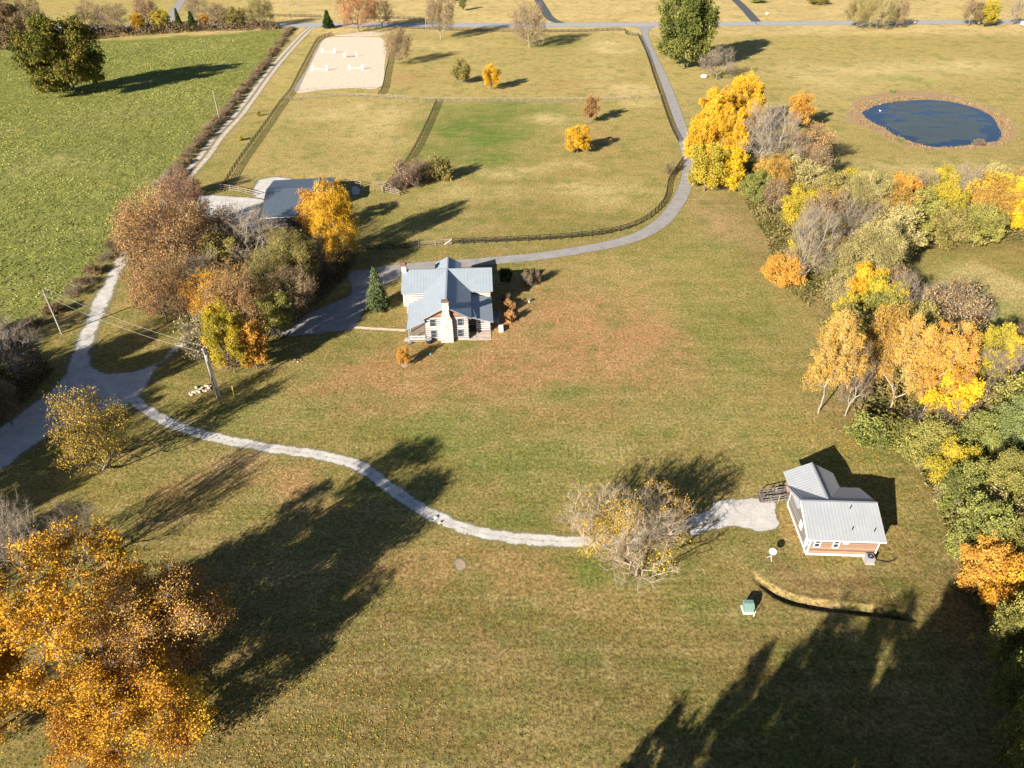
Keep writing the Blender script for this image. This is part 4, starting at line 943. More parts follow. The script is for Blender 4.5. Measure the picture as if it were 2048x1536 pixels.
CREEK = [(1470,340),(1560,300),(1640,345),(1700,365),(1800,360),(1900,370),(2080,370),(2120,520),(2000,485),(1900,492),(1800,488),(1810,580),(1910,680),(2030,740),(2300,820),(2400,1250),(2250,1420),(2040,1380),(1990,1290),(1930,1180),(1890,1060),(1840,950),(1800,890),(1720,880),(1700,800),(1650,760),(1640,640),(1560,570),(1530,480),(1490,410)]
undergrowth('wood_undergrowth', CREEK, 90000, 0.34, 2.6, M['leaf_under'], 'tangled olive-brown undergrowth on the floor of the creek wood')
undergrowth('grove_undergrowth', [(250,480),(300,420),(360,400),(440,460),(560,470),(650,500),(720,510),(690,560),(620,620),(560,690),(520,735),(450,740),(410,700),(360,640),(270,620)], 42000, 0.32, 2.2, M['leaf_underbrown'], 'brown undergrowth beneath the grove between lane and log house')
undergrowth('bank_undergrowth', [(-260,690),(0,655),(70,700),(110,740),(60,800),(0,850),(-120,930),(-300,900)], 22000, 0.32, 2.2, M['leaf_underbrown'], 'dark brown scrub at the left edge above the gravel drive')
undergrowth('row_undergrowth', [(-120,70),(0,62),(150,66),(230,62),(560,50),(560,60),(400,64),(240,74),(60,96),(-120,110)], 30000, 0.6, 4.0, M['leaf_underbrown'], 'brown brush filling the far hedge row along the county road')
def tufts(name, x0, x1, y0, y1, n, h, w, m, label, only=None, bias=0.5):
    r = np.random.default_rng(n+7); X = r.uniform(x0, x1, n); Y = r.uniform(y0, y1, n)
    k = fnoise(X*0.16+31, Y*0.16+7) + r.random(n)*0.35 > bias
    if only is not None: k &= inside(X, Y, only)
    for kind_, pl_, hw in SHEETS:
        if kind_ == 'poly': k &= ~inside(X, Y, pl_)
        else: k &= poly_dist(X, Y, pl_)[0] > hw
    for (cx, cy, a_, b_) in ((-11, 115, 10, 13), (38.5, 62, 6.5, 8)): k &= ~((np.abs(X-cx) < a_) & (np.abs(Y-cy) < b_))
    k &= poly_dist(X, Y, [(p.x, p.y) for p in TRENCH])[0] > 1.5
    X, Y = X[k], Y[k]; n = len(X); th = r.random(n)*3.14; hh = h*(0.4+r.random(n)); ww = w*(0.5+r.random(n))*0.5
    a = np.stack([np.cos(th)*ww, np.sin(th)*ww, np.zeros(n)], -1); t = np.stack([r.normal(size=n)*hh*0.5, r.normal(size=n)*hh*0.5, hh], -1); P = np.stack([X, Y, np.full(n, 0.01)], -1)
    V = np.stack([P-a, P+a, P+a*0.7+t, P-a*0.5+t], 1).reshape(-1, 3)
    var = np.clip(fnoise(X*0.09, Y*0.09)*1.3-0.25+r.normal(size=n)*0.2, 0, 1)
    me = fast_mesh(name, V, np.arange(n*4), np.full(n, 4), {'var': ('FLOAT', np.repeat(var, 4))}); me.materials.append(m)
    tag(link(name, me), label, 'grass', kind='stuff')
tufts('lawn_tufts', -62, 75, 29, 135, 190000, 0.045, 0.13, M['leaf_turf'], 'small tufts of grass and weeds standing out of the mown lawn', bias=0.52)
tufts('pasture_tufts', -230, -66, 82, 400, 110000, 0.13, 0.42, M['leaf_pasture'], 'rough tufts of grass in the green pasture', only=[(p.x, p.y) for p in [G(*q) for q in [(-600,130),(-200,100),(0,95),(300,85),(565,66),(545,95),(415,250),(315,360),(215,495),(140,585),(50,645),(-300,760)]]], bias=0.45)
pr = densify([G(*p) for p in POND], 1.0, True); cen = sum((Vector(p) for p in pr), Vector())/len(pr)
rd = [p+(p-cen).normalized()*1.8 for p in pr]; rd += [p+(p-cen).normalized()*3.4 for p in pr if p.y > cen.y-6 or p.x < cen.x-14]
rd = [p for p in rd if float(fnoise(p.x*0.12, p.y*0.12)) > 0.44]
tag(scatter('pond_reeds', rd, 4200, 0.12, 0.9, M['leaf_brown'], flat=False, h=0.5), 'dry brown reeds and weeds fringing the pond', 'reeds', kind='stuff')

# ------------------------------------------------------------------ building materials
M['log'] = mat_boards('weathered_logs', ((0.10, 0.075, 0.065), (0.155, 0.12, 0.105), (0.22, 0.18, 0.16)), pitch=3.0, gap=0.0)
M['chink'] = mat_plain('cream_chinking', (0.50, 0.485, 0.46), 0.9, 0.06, 5)
M['shingle'] = mat_boards('brown_gable_shingles', ((0.13, 0.07, 0.045), (0.22, 0.13, 0.085), (0.31, 0.2, 0.14)), pitch=0.2)
M['limestone'] = mat_stone('pale_limestone', (0.60, 0.57, 0.52), (0.42, 0.385, 0.33), (0.24, 0.215, 0.18), 2.6)
M['chimneycap'] = mat_plain('sooty_brick', (0.16, 0.10, 0.08), 0.9, 0.3, 8)
M['roofblue'] = mat_metal_roof('blue_grey_metal', (0.25, 0.285, 0.32))
M['roofpale'] = mat_metal_roof('pale_grey_metal', (0.29, 0.30, 0.318))
M['roofbarn'] = mat_metal_roof('slate_blue_metal', (0.095, 0.12, 0.155))
M['siding'] = mat_boards('brown_siding', ((0.11, 0.065, 0.042), (0.20, 0.125, 0.083), (0.31, 0.21, 0.15)), pitch=0.19)
M['greysiding'] = mat_boards('weathered_grey_siding', ((0.08, 0.075, 0.08), (0.14, 0.13, 0.125), (0.23, 0.19, 0.16)), pitch=0.19)
M['barnwood'] = mat_boards('charcoal_board', ((0.035, 0.033, 0.035), (0.055, 0.052, 0.052), (0.08, 0.075, 0.07)), pitch=0.25)
M['white'] = mat_plain('white_trim', (0.62, 0.62, 0.61), 0.6, 0.05, 4)
M['framegrey'] = mat_plain('grey_green_frame', (0.20, 0.22, 0.22), 0.6, 0.08, 4)
M['deck'] = mat_boards('weathered_deck', ((0.09, 0.075, 0.07), (0.14, 0.12, 0.11), (0.20, 0.175, 0.16)), pitch=0.15, axis='X')
M['glass'] = mat_plain('dark_window_glass', (0.03, 0.035, 0.045), 0.08, 0.1, 1, spec=0.6)
M['door'] = mat_plain('pale_mint_door', (0.42, 0.48, 0.43), 0.6, 0.05, 2)
M['concrete'] = mat_plain('stained_concrete', (0.42, 0.34, 0.28), 0.9, 0.2, 1.5)
M['fence'] = mat_plain('black_fence_paint', (0.022, 0.020, 0.019), 0.75, 0.3, 2)
M['fencewood'] = mat_plain('bare_fence_board', (0.22, 0.18, 0.14), 0.9, 0.2, 2)
M['polewood'] = mat_plain('weathered_pole', (0.27, 0.235, 0.20), 0.9, 0.15, 2)
M['greymetal'] = mat_plain('grey_enamel', (0.28, 0.29, 0.31), 0.5, 0.08, 4, metal=0.3, spec=0.4)
M['black'] = mat_plain('black_rubber', (0.02, 0.02, 0.022), 0.6, 0.1, 4)
M['green'] = mat_plain('utility_green', (0.13, 0.21, 0.185), 0.55, 0.08, 4, spec=0.3)
M['yellow'] = mat_plain('yellow_plastic', (0.75, 0.62, 0.10), 0.5, 0.08, 4)
M['rock'] = mat_plain('tan_rock', (0.48, 0.42, 0.33), 0.9, 0.2, 3, bump=0.4)
M['wire'] = mat_plain('aluminium_wire', (0.30, 0.29, 0.28), 0.6, 0.05, 4)
M['teal'] = mat_plain('teal_plastic', (0.12, 0.33, 0.33), 0.5, 0.08, 4)

def roof_plane(mb, e0, e1, r1, r0, thick=0.10, rib=0.55, ribh=0.035, ribw=0.07):
    """sloping slab: eave corners e0,e1 and ridge corners r1,r0, with standing seams up the slope"""
    e0, e1, r1, r0 = (Vector(p) for p in (e0, e1, r1, r0))
    n = (e1-e0).cross(r0-e0).normalized()
    if n.z < 0: n = -n
    mb.prism([e0, e1, r1, r0], -n*thick)
    L = max((e1-e0).length, (r1-r0).length); k = int(L/rib)
    for i in range(k+1):
        t = min(0.995, max(0.005, i/k)); a = e0.lerp(e1, t)+n*(ribh/2-0.004); b = r0.lerp(r1, t)+n*(ribh/2-0.004)
        mb.bar(a, b, ribw, ribh, up=n)
def log_wall(p0, p1, z0, z1, name, parent, pitch=0.42, logh=0.19, thick=0.22, ext=0.16, odd=0):
    """cream chinking core with squared logs standing proud; log ends notch past the corners"""
    p0 = Vector((*p0, 0)); p1 = Vector((*p1, 0)); d = (p1-p0).normalized()
    core = MB(); core.bar(p0+Vector((0,0,(z0+z1)/2)), p1+Vector((0,0,(z0+z1)/2)), thick-0.06, z1-z0)
    w = core.build('wall', M['chink'], parent)
    logs = MB(); z = z0+0.02; k = 0
    while z+logh < z1+0.02:
        e = ext if (k+odd) % 2 == 0 else ext*0.55
        zz = z+logh/2+(0.2 if odd else 0)*0
        logs.bar(p0-d*e+Vector((0,0,zz)), p1+d*e+Vector((0,0,zz)), thick+random.uniform(-.01, .015), logh*random.uniform(.85, 1.1)); z += pitch; k += 1
    logs.build('log', M['log'], w); return w
def window(c, axis_, w, h, parent, out=-1, frame=0.09, mats=('framegrey', 'glass'), bars=1, depth=0.10, name='window'):
    """window on a wall facing -Y (axis 'y') or -X / +X (axis 'x'); c = centre on the wall face"""
    cx, cy, cz = c; f = MB(); g = MB()
    def bx(mb, a0, a1, z0, z1, d0, d1):
        if axis_ == 'y': mb.box(cx+a0, cx+a1, min(cy+out*d0, cy+out*d1), max(cy+out*d0, cy+out*d1), cz+z0, cz+z1)
        else: mb.box(min(cx+out*d0, cx+out*d1), max(cx+out*d0, cx+out*d1), cy+a0, cy+a1, cz+z0, cz+z1)
    bx(f, -w/2-frame, -w/2, -h/2-frame, h/2+frame, -0.02, depth); bx(f, w/2, w/2+frame, -h/2-frame, h/2+frame, -0.02, depth)
    bx(f, -w/2, w/2, h/2, h/2+frame, -0.02, depth); bx(f, -w/2, w/2, -h/2-frame, -h/2, -0.02, depth+0.03)
    bx(f, -w/2, w/2, -0.03, 0.03, -0.02, depth-0.02)
    o = f.build(name, M[mats[0]], parent)
    bx(g, -w/2, w/2, -h/2, h/2, -0.02, depth-0.05); g.build('pane', M[mats[1]], o)
    return o

# ------------------------------------------------------------------ log house
HO = (-11.08, 103.8)
house = thing('log_house', (*HO, 0), 'two-storey log house with blue-grey metal roofs and a pale stone chimney', 'house', rz=math.radians(3.3))
EV, RG = 4.40, 6.72
WZ = 4.42
log_wall((-3.6, 0.11), (3.6, 0.11), 0.25, WZ, 'wall', house)                 # front
log_wall((-3.49, 0.25), (-3.49, 9.6), 0.25, WZ, 'wall', house, odd=1)
log_wall((3.49, 0.25), (3.49, 9.6), 0.25, WZ, 'wall', house, odd=1)
log_wall((-7.5, 9.8), (-3.65, 9.8), 0.25, WZ, 'wall', house)
log_wall((3.65, 9.8), (7.7, 9.8), 0.25, WZ, 'wall', house)
log_wall((-7.4, 9.95), (-7.4, 17.4), 0.25, WZ, 'wall', house, odd=1)
log_wall((7.6, 9.95), (7.6, 17.4), 0.25, WZ, 'wall', house, odd=1)
log_wall((-7.5, 17.5), (7.7, 17.5), 0.25, WZ, 'wall', house)
log_wall((-2.1, 20.4), (2.1, 20.4), 0.25, 4.2, 'wall', house)
log_wall((-2.1, 17.7), (-2.1, 20.3), 0.25, 4.2, 'wall', house, odd=1); log_wall((2.1, 17.7), (2.1, 20.3), 0.25, 4.2, 'wall', house, odd=1)
log_wall((5.0, 2.5), (7.4, 2.5), 0.1, 2.95, 'wall', house)
log_wall((3.72, 4.4), (4.9, 4.4), 0.1, 3.5, 'wall', house)
log_wall((7.3, 2.66), (7.3, 9.6), 0.1, 2.8, 'wall', house, odd=1)
fd = MB(); fd.box(-3.66, 3.66, -0.02, 9.6, -0.2, 0.24); fd.box(-7.55, 7.75, 9.7, 17.6, -0.2, 0.24); fd.box(-2.2, 2.2, 17.62, 20.5, -0.2, 0.24); fd.build('foundation', M['limestone'], house)
for pts_, d_ in (([(-3.7, 0.0, WZ+0.02), (3.7, 0.0, WZ+0.02), (0, 0.0, RG-0.18)], (0, 0.2, 0)),
                 ([(-7.5, 9.75, WZ+0.02), (-7.5, 17.5, WZ+0.02), (-7.5, 13.63, RG-0.2)], (0.2, 0, 0)),
                 ([(7.7, 9.75, WZ+0.02), (7.7, 17.5, WZ+0.02), (7.7, 13.63, RG-0.2)], (-0.2, 0, 0)),
                 ([(-2.2, 20.5, 4.22), (2.2, 20.5, 4.22), (0, 20.5, 5.45)], (0, -0.2, 0))):
    gb = MB(); gb.prism(pts_, d_); gb.build('gable', M['shingle'], house)
rf = MB()
roof_plane(rf, (-8.2, 9.15, EV), (8.2, 9.15, EV), (8.2, 13.65, RG), (-8.2, 13.65, RG))
roof_plane(rf, (-8.2, 18.1, EV), (8.2, 18.1, EV), (8.2, 13.65, RG), (-8.2, 13.65, RG))
rf.bar((-8.2, 13.65, RG+0.01), (8.2, 13.65, RG+0.01), 0.3, 0.06); rf.build('roof', M['roofblue'], house)
rf = MB()
roof_plane(rf, (-4.22, -0.5, EV), (-4.22, 13.5, EV), (0, 13.5, RG-0.01), (0, -0.5, RG-0.01))
roof_plane(rf, (4.22, -0.5, EV), (4.22, 13.5, EV), (0, 13.5, RG-0.01), (0, -0.5, RG-0.01))
rf.bar((0, -0.5, RG), (0, 13.5, RG), 0.3, 0.06); rf.build('roof', M['roofblue'], house)
rf = MB()
roof_plane(rf, (-2.5, 20.95, 4.3), (-2.5, 14.5, 4.3), (0, 14.5, 5.65), (0, 20.95, 5.65))
roof_plane(rf, (2.5, 20.95, 4.3), (2.5, 14.5, 4.3), (0, 14.5, 5.65), (0, 20.95, 5.65))
rf.bar((0, 14.5, 5.66), (0, 20.95, 5.66), 0.25, 0.06); rf.build('roof', M['roofblue'], house)
rf = MB(); roof_plane(rf, (-6.75, -0.6, 2.7), (-6.75, 8.3, 2.7), (-3.62, 8.3, 4.15), (-3.62, -0.6, 4.15)); rf.build('porch_roof', M['roofblue'], house)
rf = MB(); roof_plane(rf, (7.95, 0.65, 2.9), (7.95, 9.1, 2.9), (3.6, 9.1, 4.08), (3.6, 0.65, 4.08)); rf.build('porch_roof', M['roofblue'], house)
fc = MB()
for s in (-1, 1): fc.bar((s*4.15, -0.53, EV-0.10), (0, -0.53, RG-0.13), 0.04, 0.20, up=(0, 1, 0))
fc.build('fascia', M['shingle'], house)
ch = MB()
def frus(mb, x0, x1, y0, y1, z0, X0, X1, Y0, Y1, z1):
    b = len(mb.v); mb.v += [(x0,y0,z0),(x1,y0,z0),(x1,y1,z0),(x0,y1,z0),(X0,Y0,z1),(X1,Y0,z1),(X1,Y1,z1),(X0,Y1,z1)]
    mb.f += [[b+i for i in q] for q in ((3,2,1,0),(4,5,6,7),(0,1,5,4),(1,2,6,5),(2,3,7,6),(3,0,4,7))]
frus(ch, -1.12, 1.08, -0.85, -0.0, -0.2, -1.02, 0.98, -0.80, -0.0, 4.3)
frus(ch, -1.02, 0.98, -0.80, -0.0, 4.3, -0.60, 0.55, -0.76, -0.0, 5.3)
frus(ch, -0.60, 0.55, -0.76, 0.05, 5.3, -0.56, 0.52, -0.74, 0.05, 7.7)
co = ch.build('chimney', M['limestone'], house)
cp = MB(); cp.box(-0.66, 0.62, -0.84, 0.15, 7.7, 7.88); cp.box(-0.5, 0.46, -0.66, -0.05, 7.88, 8.0); cp.build('chimney_cap', M['chimneycap'], co)
ch = MB(); frus(ch, -8.3, -7.52, 12.2, 15.1, -0.2, -8.25, -7.52, 12.3, 15.0, 4.0); frus(ch, -8.25, -7.52, 12.3, 15.0, 4.0, -8.2, -7.3, 13.05, 14.25, 5.2); frus(ch, -8.2, -7.3, 13.05, 14.25, 5.2, -8.18, -7.32, 13.1, 14.2, 7.7)
co = ch.build('chimney', M['limestone'], house); cp = MB(); cp.box(-8.28, -7.22, 13.0, 14.3, 7.7, 7.95); cp.box(-8.1, -7.42, 13.25, 14.05, 7.95, 8.35); cp.build('chimney_cap', M['chimneycap'], co)
for wx_, wz_ in ((-2.35, 3.55), (2.3, 3.55), (-2.3, 1.35), (2.25, 1.35)): window((wx_, 0.0, wz_), 'y', 0.85, 1.25, house)
window((5.85, 2.38, 2.05), 'y', 1.25, 0.55, house, mats=('white', 'glass'))
window((4.35, 4.28, 1.7), 'y', 0.4, 0.8, house, mats=('white', 'glass'))
window((-3.62, 5.5, 1.6), 'x', 0.9, 1.2, house)
window((-7.53, 11.2, 2.3), 'x', 0.7, 1.0, house)
dr = MB(); dr.box(-3.72, -3.60, 2.6, 3.6, 0.3, 2.3); dr.build('door', M['shingle'], house)
pf = MB(); pf.box(-6.6, -3.68, -0.4, 8.2, 0.08, 0.3); pf.build('porch_floor', M['fencewood'], house)
for y in (-0.25, 2.6, 5.4, 8.0):
    ps = MB(); ps.box(-6.55, -6.40, y-0.08, y+0.08, 0.3, 2.66); ps.build('post', M['framegrey'], house)
rl = MB()
for z in (0.55, 1.15): rl.bar((-6.4, -0.3, z), (-3.72, -0.3, z), 0.06, 0.08)
for i in range(12): rl.bar((-6.3+i*0.22, -0.3, 0.55), (-6.2+i*0.22, -0.3, 1.15), 0.05, 0.05)
rl.build('railing', M['white'], house)
st = MB(); st.box(-7.1, -6.62, 0.0, 0.9, 0, 0.28); st.box(-7.4, -6.64, 0.02, 0.88, 0, 0.14); st.build('step', M['limestone'], house)
pt = MB(); pt.box(3.70, 7.5, -0.35, 2.35, -0.05, 0.07); pt.build('patio', M['concrete'], house)
gt = MB(); gt.bar((-8.2, 9.1, EV-0.08), (8.2, 9.1, EV-0.08), 0.09, 0.09); gt.bar((-6.8, -0.6, 2.62), (-6.8, 8.3, 2.62), 0.09, 0.09); gt.build('gutter', M['greymetal'], house)
HM = Matrix.Translation((*HO, 0)) @ Matrix.Rotation(math.radians(3.3), 4, 'Z')
def H_(u, w, z=0): return HM @ Vector((u, w, z))
def ac_unit(loc, rz, label, s=1.0):
    t = thing('cooling_unit', loc, label, 'cooling unit', rz=rz)
    a = MB(); a.box(-0.42*s, 0.42*s, -0.42*s, 0.42*s, 0.1, 0.9*s)
    for i in range(5): a.box(-0.435*s, 0.435*s, -0.435*s, 0.435*s, 0.2+i*0.14*s, 0.24+i*0.14*s)
    a.build('cabinet', M['greymetal'], t)
    b = MB(); b.box(-0.55*s, 0.55*s, -0.55*s, 0.55*s, 0.0, 0.09); b.build('pad', M['concrete'], t)
    f = MB(); f.tube([(0, 0, 0.9*s), (0, 0, 0.93*s)], 0.34*s, 20)
    f.build('fan_grille', M['black'], t)
    f = MB(); f.tube([(0, 0, 0.93*s), (0, 0, 0.96*s)], 0.12*s, 12); f.build('fan_hub', M['greymetal'], t)
    return t
p = H_(8.75, 7.3); ac_unit(p, 0.05, 'pale cooling unit by the right wall of the log house, farther one')
p = H_(8.65, 5.6); ac_unit(p, 0.05, 'dark-topped cooling unit by the right wall of the log house, nearer one')
p = H_(9.3, 2.7); t = thing('storage_box', p, 'white storage chest on the grass right of the log house', 'chest', rz=0.05)
b = MB(); b.box(-0.38, 0.38, -0.7, 0.7, 0.02, 0.6); b.build('body', M['white'], t); b = MB(); b.box(-0.41, 0.41, -0.73, 0.73, 0.6, 0.68); b.build('lid', M['white'], t)
p = H_(-3.1, -0.75); t = thing('rain_barrel', p, 'round black barrel at the front left corner of the log house', 'barrel')
b = MB(); b.tube([(0,0,0.02),(0,0,0.15),(0,0,0.6),(0,0,0.8)], [0.44,0.5,0.55,0.5], 20); b.build('body', M['black'], t, smooth=False)
b = MB(); b.tube([(0,0,0.8),(0,0,0.86)], [0.53,0.46], 20); b.build('lid', M['greymetal'], t)
p = H_(5.1, 1.75); t = thing('flower_pot', p, 'pale flower pot on the patio beside the log house wall', 'pot'); b = MB(); b.tube([(0,0,0.08),(0,0,0.45)], [0.16,0.26], 12); b.build('pot', M['chink'], t)
b = MB(); b.tube([(0,0,0.44),(0,0,0.48),(0,0,0.6)], [0.2,0.24,0.08], 9); b.build('plant', M['leaf_brown'], t)
p = H_(-6.4, -0.85); t = thing('fire_pit', p, 'small dark round fire pit in the grass by the porch corner', 'fire pit'); b = MB(); b.tube([(0,0,0.02),(0,0,0.25)], [0.25,0.34], 14); b.build('bowl', M['black'], t)
b = MB(); b.tube([(0,0,0.25),(0,0,0.28)], [0.36,0.36], 14); b.build('rim', M['greymetal'], t)
p = G(861, 709); t = thing('garden_stake', p, 'small teal plastic marker in the shadow before the log house', 'marker'); b = MB(); b.tube([(0,0,0),(0,0,0.25)], 0.14, 8); b.build('cap', M['teal'], t)
p = G(1058, 604); t = thing('stone_birdbath', p, 'small grey stone bowl on the lawn right of the log house', 'bird bath'); b = MB(); b.tube([(0,0,0),(0,0,0.2),(0,0,0.4)], [0.25,0.12,0.14], 10); b.build('pedestal', M['rock'], t)
b = MB(); b.tube([(0,0,0.4),(0,0,0.52)], [0.2,0.36], 14); b.build('bowl', M['greymetal'], t)

# ------------------------------------------------------------------ cottage
GO = (34.6, 56.3); gth = math.radians(-2.5)
cot = thing('cottage', (*GO, 0), 'small cottage with pale grey metal roof and brown board siding beside the wood', 'cottage', rz=gth)
E2, R2, RW = 3.10, 4.98, 3.85
def block(name, m, *b): mb = MB(); mb.box(*b); return mb.build(name, m, cot)
block('wall', M['siding'], 0.12, 7.78, 0.0, 0.12, 0.3, E2)
block('wall', M['siding'], 7.78, 7.90, 0.0, 8.1, 0.3, E2)
block('wall', M['greysiding'], 0.0, 0.12, 0.0, 8.1, 0.3, E2)
block('wall', M['siding'], 0.12, 7.78, 7.98, 8.1, 0.3, E2)
mb = MB(); mb.prism([(0.0, 0.0, E2+0.003), (0.0, 8.1, E2+0.003), (0.0, 7.7, E2+0.15), (0.0, RW, R2-0.14), (0.0, 0.4, E2+0.1)], (0.12, 0, 0)); mb.build('gable', M['greysiding'], cot)
mb = MB(); mb.prism([(7.78, 0.0, E2+0.003), (7.78, 8.1, E2+0.003), (7.78, 7.7, E2+0.15), (7.78, RW, R2-0.14), (7.78, 0.4, E2+0.1)], (0.12, 0, 0)); mb.build('gable', M['siding'], cot)
mb = MB(); mb.box(0.1, 5.6, 8.12, 10.5, 0.3, 2.98); mb.prism([(0.1, 10.4, 2.985), (5.6, 10.4, 2.985), (2.85, 10.4, 4.55)], (0, 0.1, 0)); mb.build('wall', M['siding'], cot)
mb = MB(); mb.box(-0.03, 7.93, -0.03, 8.13, -0.2, 0.298); mb.box(0.06, 5.64, 8.14, 10.54, -0.2, 0.295); mb.build('foundation', M['white'], cot)
mb = MB()
for x, y in ((-0.025, -0.025), (7.79, -0.025), (-0.025, 7.98), (7.79, 7.98)): mb.box(x, x+0.14, y, y+0.14, 0.301, E2-0.02)
mb.box(0.12, 7.78, -0.03, -0.002, E2-0.22, E2-0.06)
mb.build('corner_trim', M['white'], cot)
rf = MB()
roof_plane(rf, (-0.6, -0.5, E2), (8.25, -0.5, E2), (8.25, RW, R2), (-0.6, RW, R2), rib=0.40, ribh=0.04, ribw=0.07)
roof_plane(rf, (-0.6, 8.45, E2-0.1), (8.25, 8.45, E2-0.1), (8.25, RW, R2), (-0.6, RW, R2), rib=0.40, ribh=0.04, ribw=0.07)
rf.bar((-0.6, RW, R2+0.02), (8.25, RW, R2+0.02), 0.28, 0.06); rf.build('roof', M['roofpale'], cot)
rf = MB(); ZW = 4.72
roof_plane(rf, (-0.4, 10.95, 2.98), (-0.4, 4.6, 2.98), (2.75, 4.6, ZW), (2.75, 10.95, ZW), rib=0.40, ribh=0.04, ribw=0.07)
roof_plane(rf, (5.9, 10.95, 2.98), (5.9, 4.6, 2.98), (2.75, 4.6, ZW), (2.75, 10.95, ZW), rib=0.40, ribh=0.04, ribw=0.07)
rf.bar((2.75, 4.6, ZW+0.02), (2.75, 10.95, ZW+0.02), 0.25, 0.06); rf.build('roof', M['roofpale'], cot)
mb = MB(); mb.bar((-0.63, -0.5, E2-0.1), (-0.63, RW, R2-0.1), 0.04, 0.2, up=(1, 0, 0)); mb.bar((-0.63, 8.3, E2-0.14), (-0.63, RW, R2-0.1), 0.04, 0.2, up=(1, 0, 0)); mb.bar((-0.6, -0.54, E2-0.09), (8.25, -0.54, E2-0.09), 0.06, 0.14); mb.build('fascia', M['white'], cot)
window((0.85, 0.0, 2.05), 'y', 0.55, 1.15, cot, mats=('white', 'glass'))
window((3.0, 0.0, 2.05), 'y', 0.55, 1.15, cot, mats=('white', 'glass'))
window((4.05, 0.0, 2.4), 'y', 0.45, 0.42, cot, mats=('white', 'door'))
window((0.0, 3.2, 1.6), 'x', 0.8, 1.0, cot, mats=('door', 'door'), frame=0.04, depth=0.06)
for (x, y, f) in ((4.9, 3.1, 1), (4.6, 0.7, 1), (7.1, 0.6, 1)):
    zz = E2+(y+0.5)/(RW+0.5)*(R2-E2); mb = MB(); mb.tube([(x, y, zz-0.05), (x, y, zz+0.42)], 0.055, 8); mb.build('vent_pipe', M['black'], cot)
mb = MB(); mb.box(-0.22, -0.03, 0.4, 0.85, 1.0, 1.9); mb.build('meter_box', M['white'], cot)
mb = MB(); mb.tube([(-0.1, 0.6, 0.0), (-0.1, 0.6, 1.0)], 0.04, 6); mb.tube([(-0.1, 0.6, 1.9), (-0.1, 0.6, 2.9)], 0.04, 6); mb.build('conduit', M['white'], cot)
# wooden stair and ramp at the rear left
mb = MB(); mb.box(-1.3, -0.02, 8.9, 10.2, 0.75, 0.85); mb.build('landing', M['deck'], cot)
mb = MB(); 
for i in range(7): mb.box(-1.60-i*0.3, -1.28-i*0.3, 8.4, 9.7, 0.72-i*0.11, 0.77-i*0.11)
mb.build('stair', M['deck'], cot)
mb = MB()
for y in (8.35, 9.78):
    mb.bar((-0.1, y, 1.6), (-3.2, y, 0.95), 0.06, 0.10); mb.bar((-0.1, y, 1.2), (-3.2, y, 0.5), 0.05, 0.08); mb.bar((-0.1, y, 0.75), (-3.3, y, 0.05), 0.06, 0.22)
    for k in range(4): mb.box(-3.25+k*1.03, -3.14+k*1.03, y-0.05, y+0.05, 0.0, 0.95+k*0.22)
mb.build('railing', M['deck'], cot)
GMx = Matrix.Translation((*GO, 0)) @ Matrix.Rotation(gth, 4, 'Z')
def C_(u, w, z=0): return GMx @ Vector((u, w, z))
ac_unit(C_(7.0, -0.72), gth, 'grey cooling unit standing in front of the cottage, by its right front corner')
mb = MB(); hs = [C_(7.5, -0.35, 0.05), C_(8.0, -0.5, 0.05), C_(8.8, -0.72, 0.05), C_(9.6, -0.65, 0.05), C_(10.5, -0.1, 0.05)]
mb.tube(densify(hs, 0.2), 0.05, 6); tag(mb.build('drain_hose', M['black']), 'black corrugated hose lying on the grass right of the cottage cooling unit', 'hose')
for u, w, q in ((9.25, 4.9, 'left'), (10.6, 4.9, 'right')):
    t = thing('access_lid', C_(u, w), 'round grey ground lid in the cottage shadow, the %s one of two' % q, 'lid'); b = MB(); b.tube([(0,0,0),(0,0,0.07)], [0.36, 0.34], 20); b.build('lid', M['greymetal'], t)
    b = MB(); b.tube([(0,0,0.07),(0,0,0.09)], 0.10, 10); b.build('handle', M['black'], t)
# satellite dish
p = G(1541, 1118); t = thing('satellite_dish', p, 'round white satellite dish on a short tripod left of the cottage', 'dish')
mb = MB(); mb.tube([(0, 0, 0), (0, 0, 1.15)], 0.035, 8)
mb.build('mast', M['greymetal'], t)
for k in range(3):
    a = k*2.094+0.5; mb = MB(); mb.tube([(math.cos(a)*0.42, math.sin(a)*0.42, 0), (0, 0, 0.6)], 0.022, 6); mb.build('leg', M['white'], t)
V = []; mb = MB(); nn = 24
ax = Vector((-0.15, -0.35, 0.93)).normalized(); q = ax.to_track_quat('Z', 'Y')
rings = [(0.02, 0.0), (0.16, 0.012), (0.30, 0.045), (0.42, 0.09)]
for s_, off in ((1, 0), (-1, -0.025)):
    b0 = len(mb.v)
    for r_, z_ in rings:
        for j in range(nn): mb.v.append(tuple(q @ Vector((r_*math.cos(6.2832*j/nn), r_*math.sin(6.2832*j/nn), z_+off)) + Vector((0, 0, 1.22))))
    for k in range(3):
        for j in range(nn): mb.f.append([b0+k*nn+j, b0+k*nn+(j+1) % nn, b0+(k+1)*nn+(j+1) % nn, b0+(k+1)*nn+j])
b1 = nn*4
for j in range(nn): mb.f.append([3*nn+j, 3*nn+(j+1) % nn, b1+3*nn+(j+1) % nn, b1+3*nn+j])
mb.f.append(list(range(nn)))
mb.build('reflector', M['white'], t)
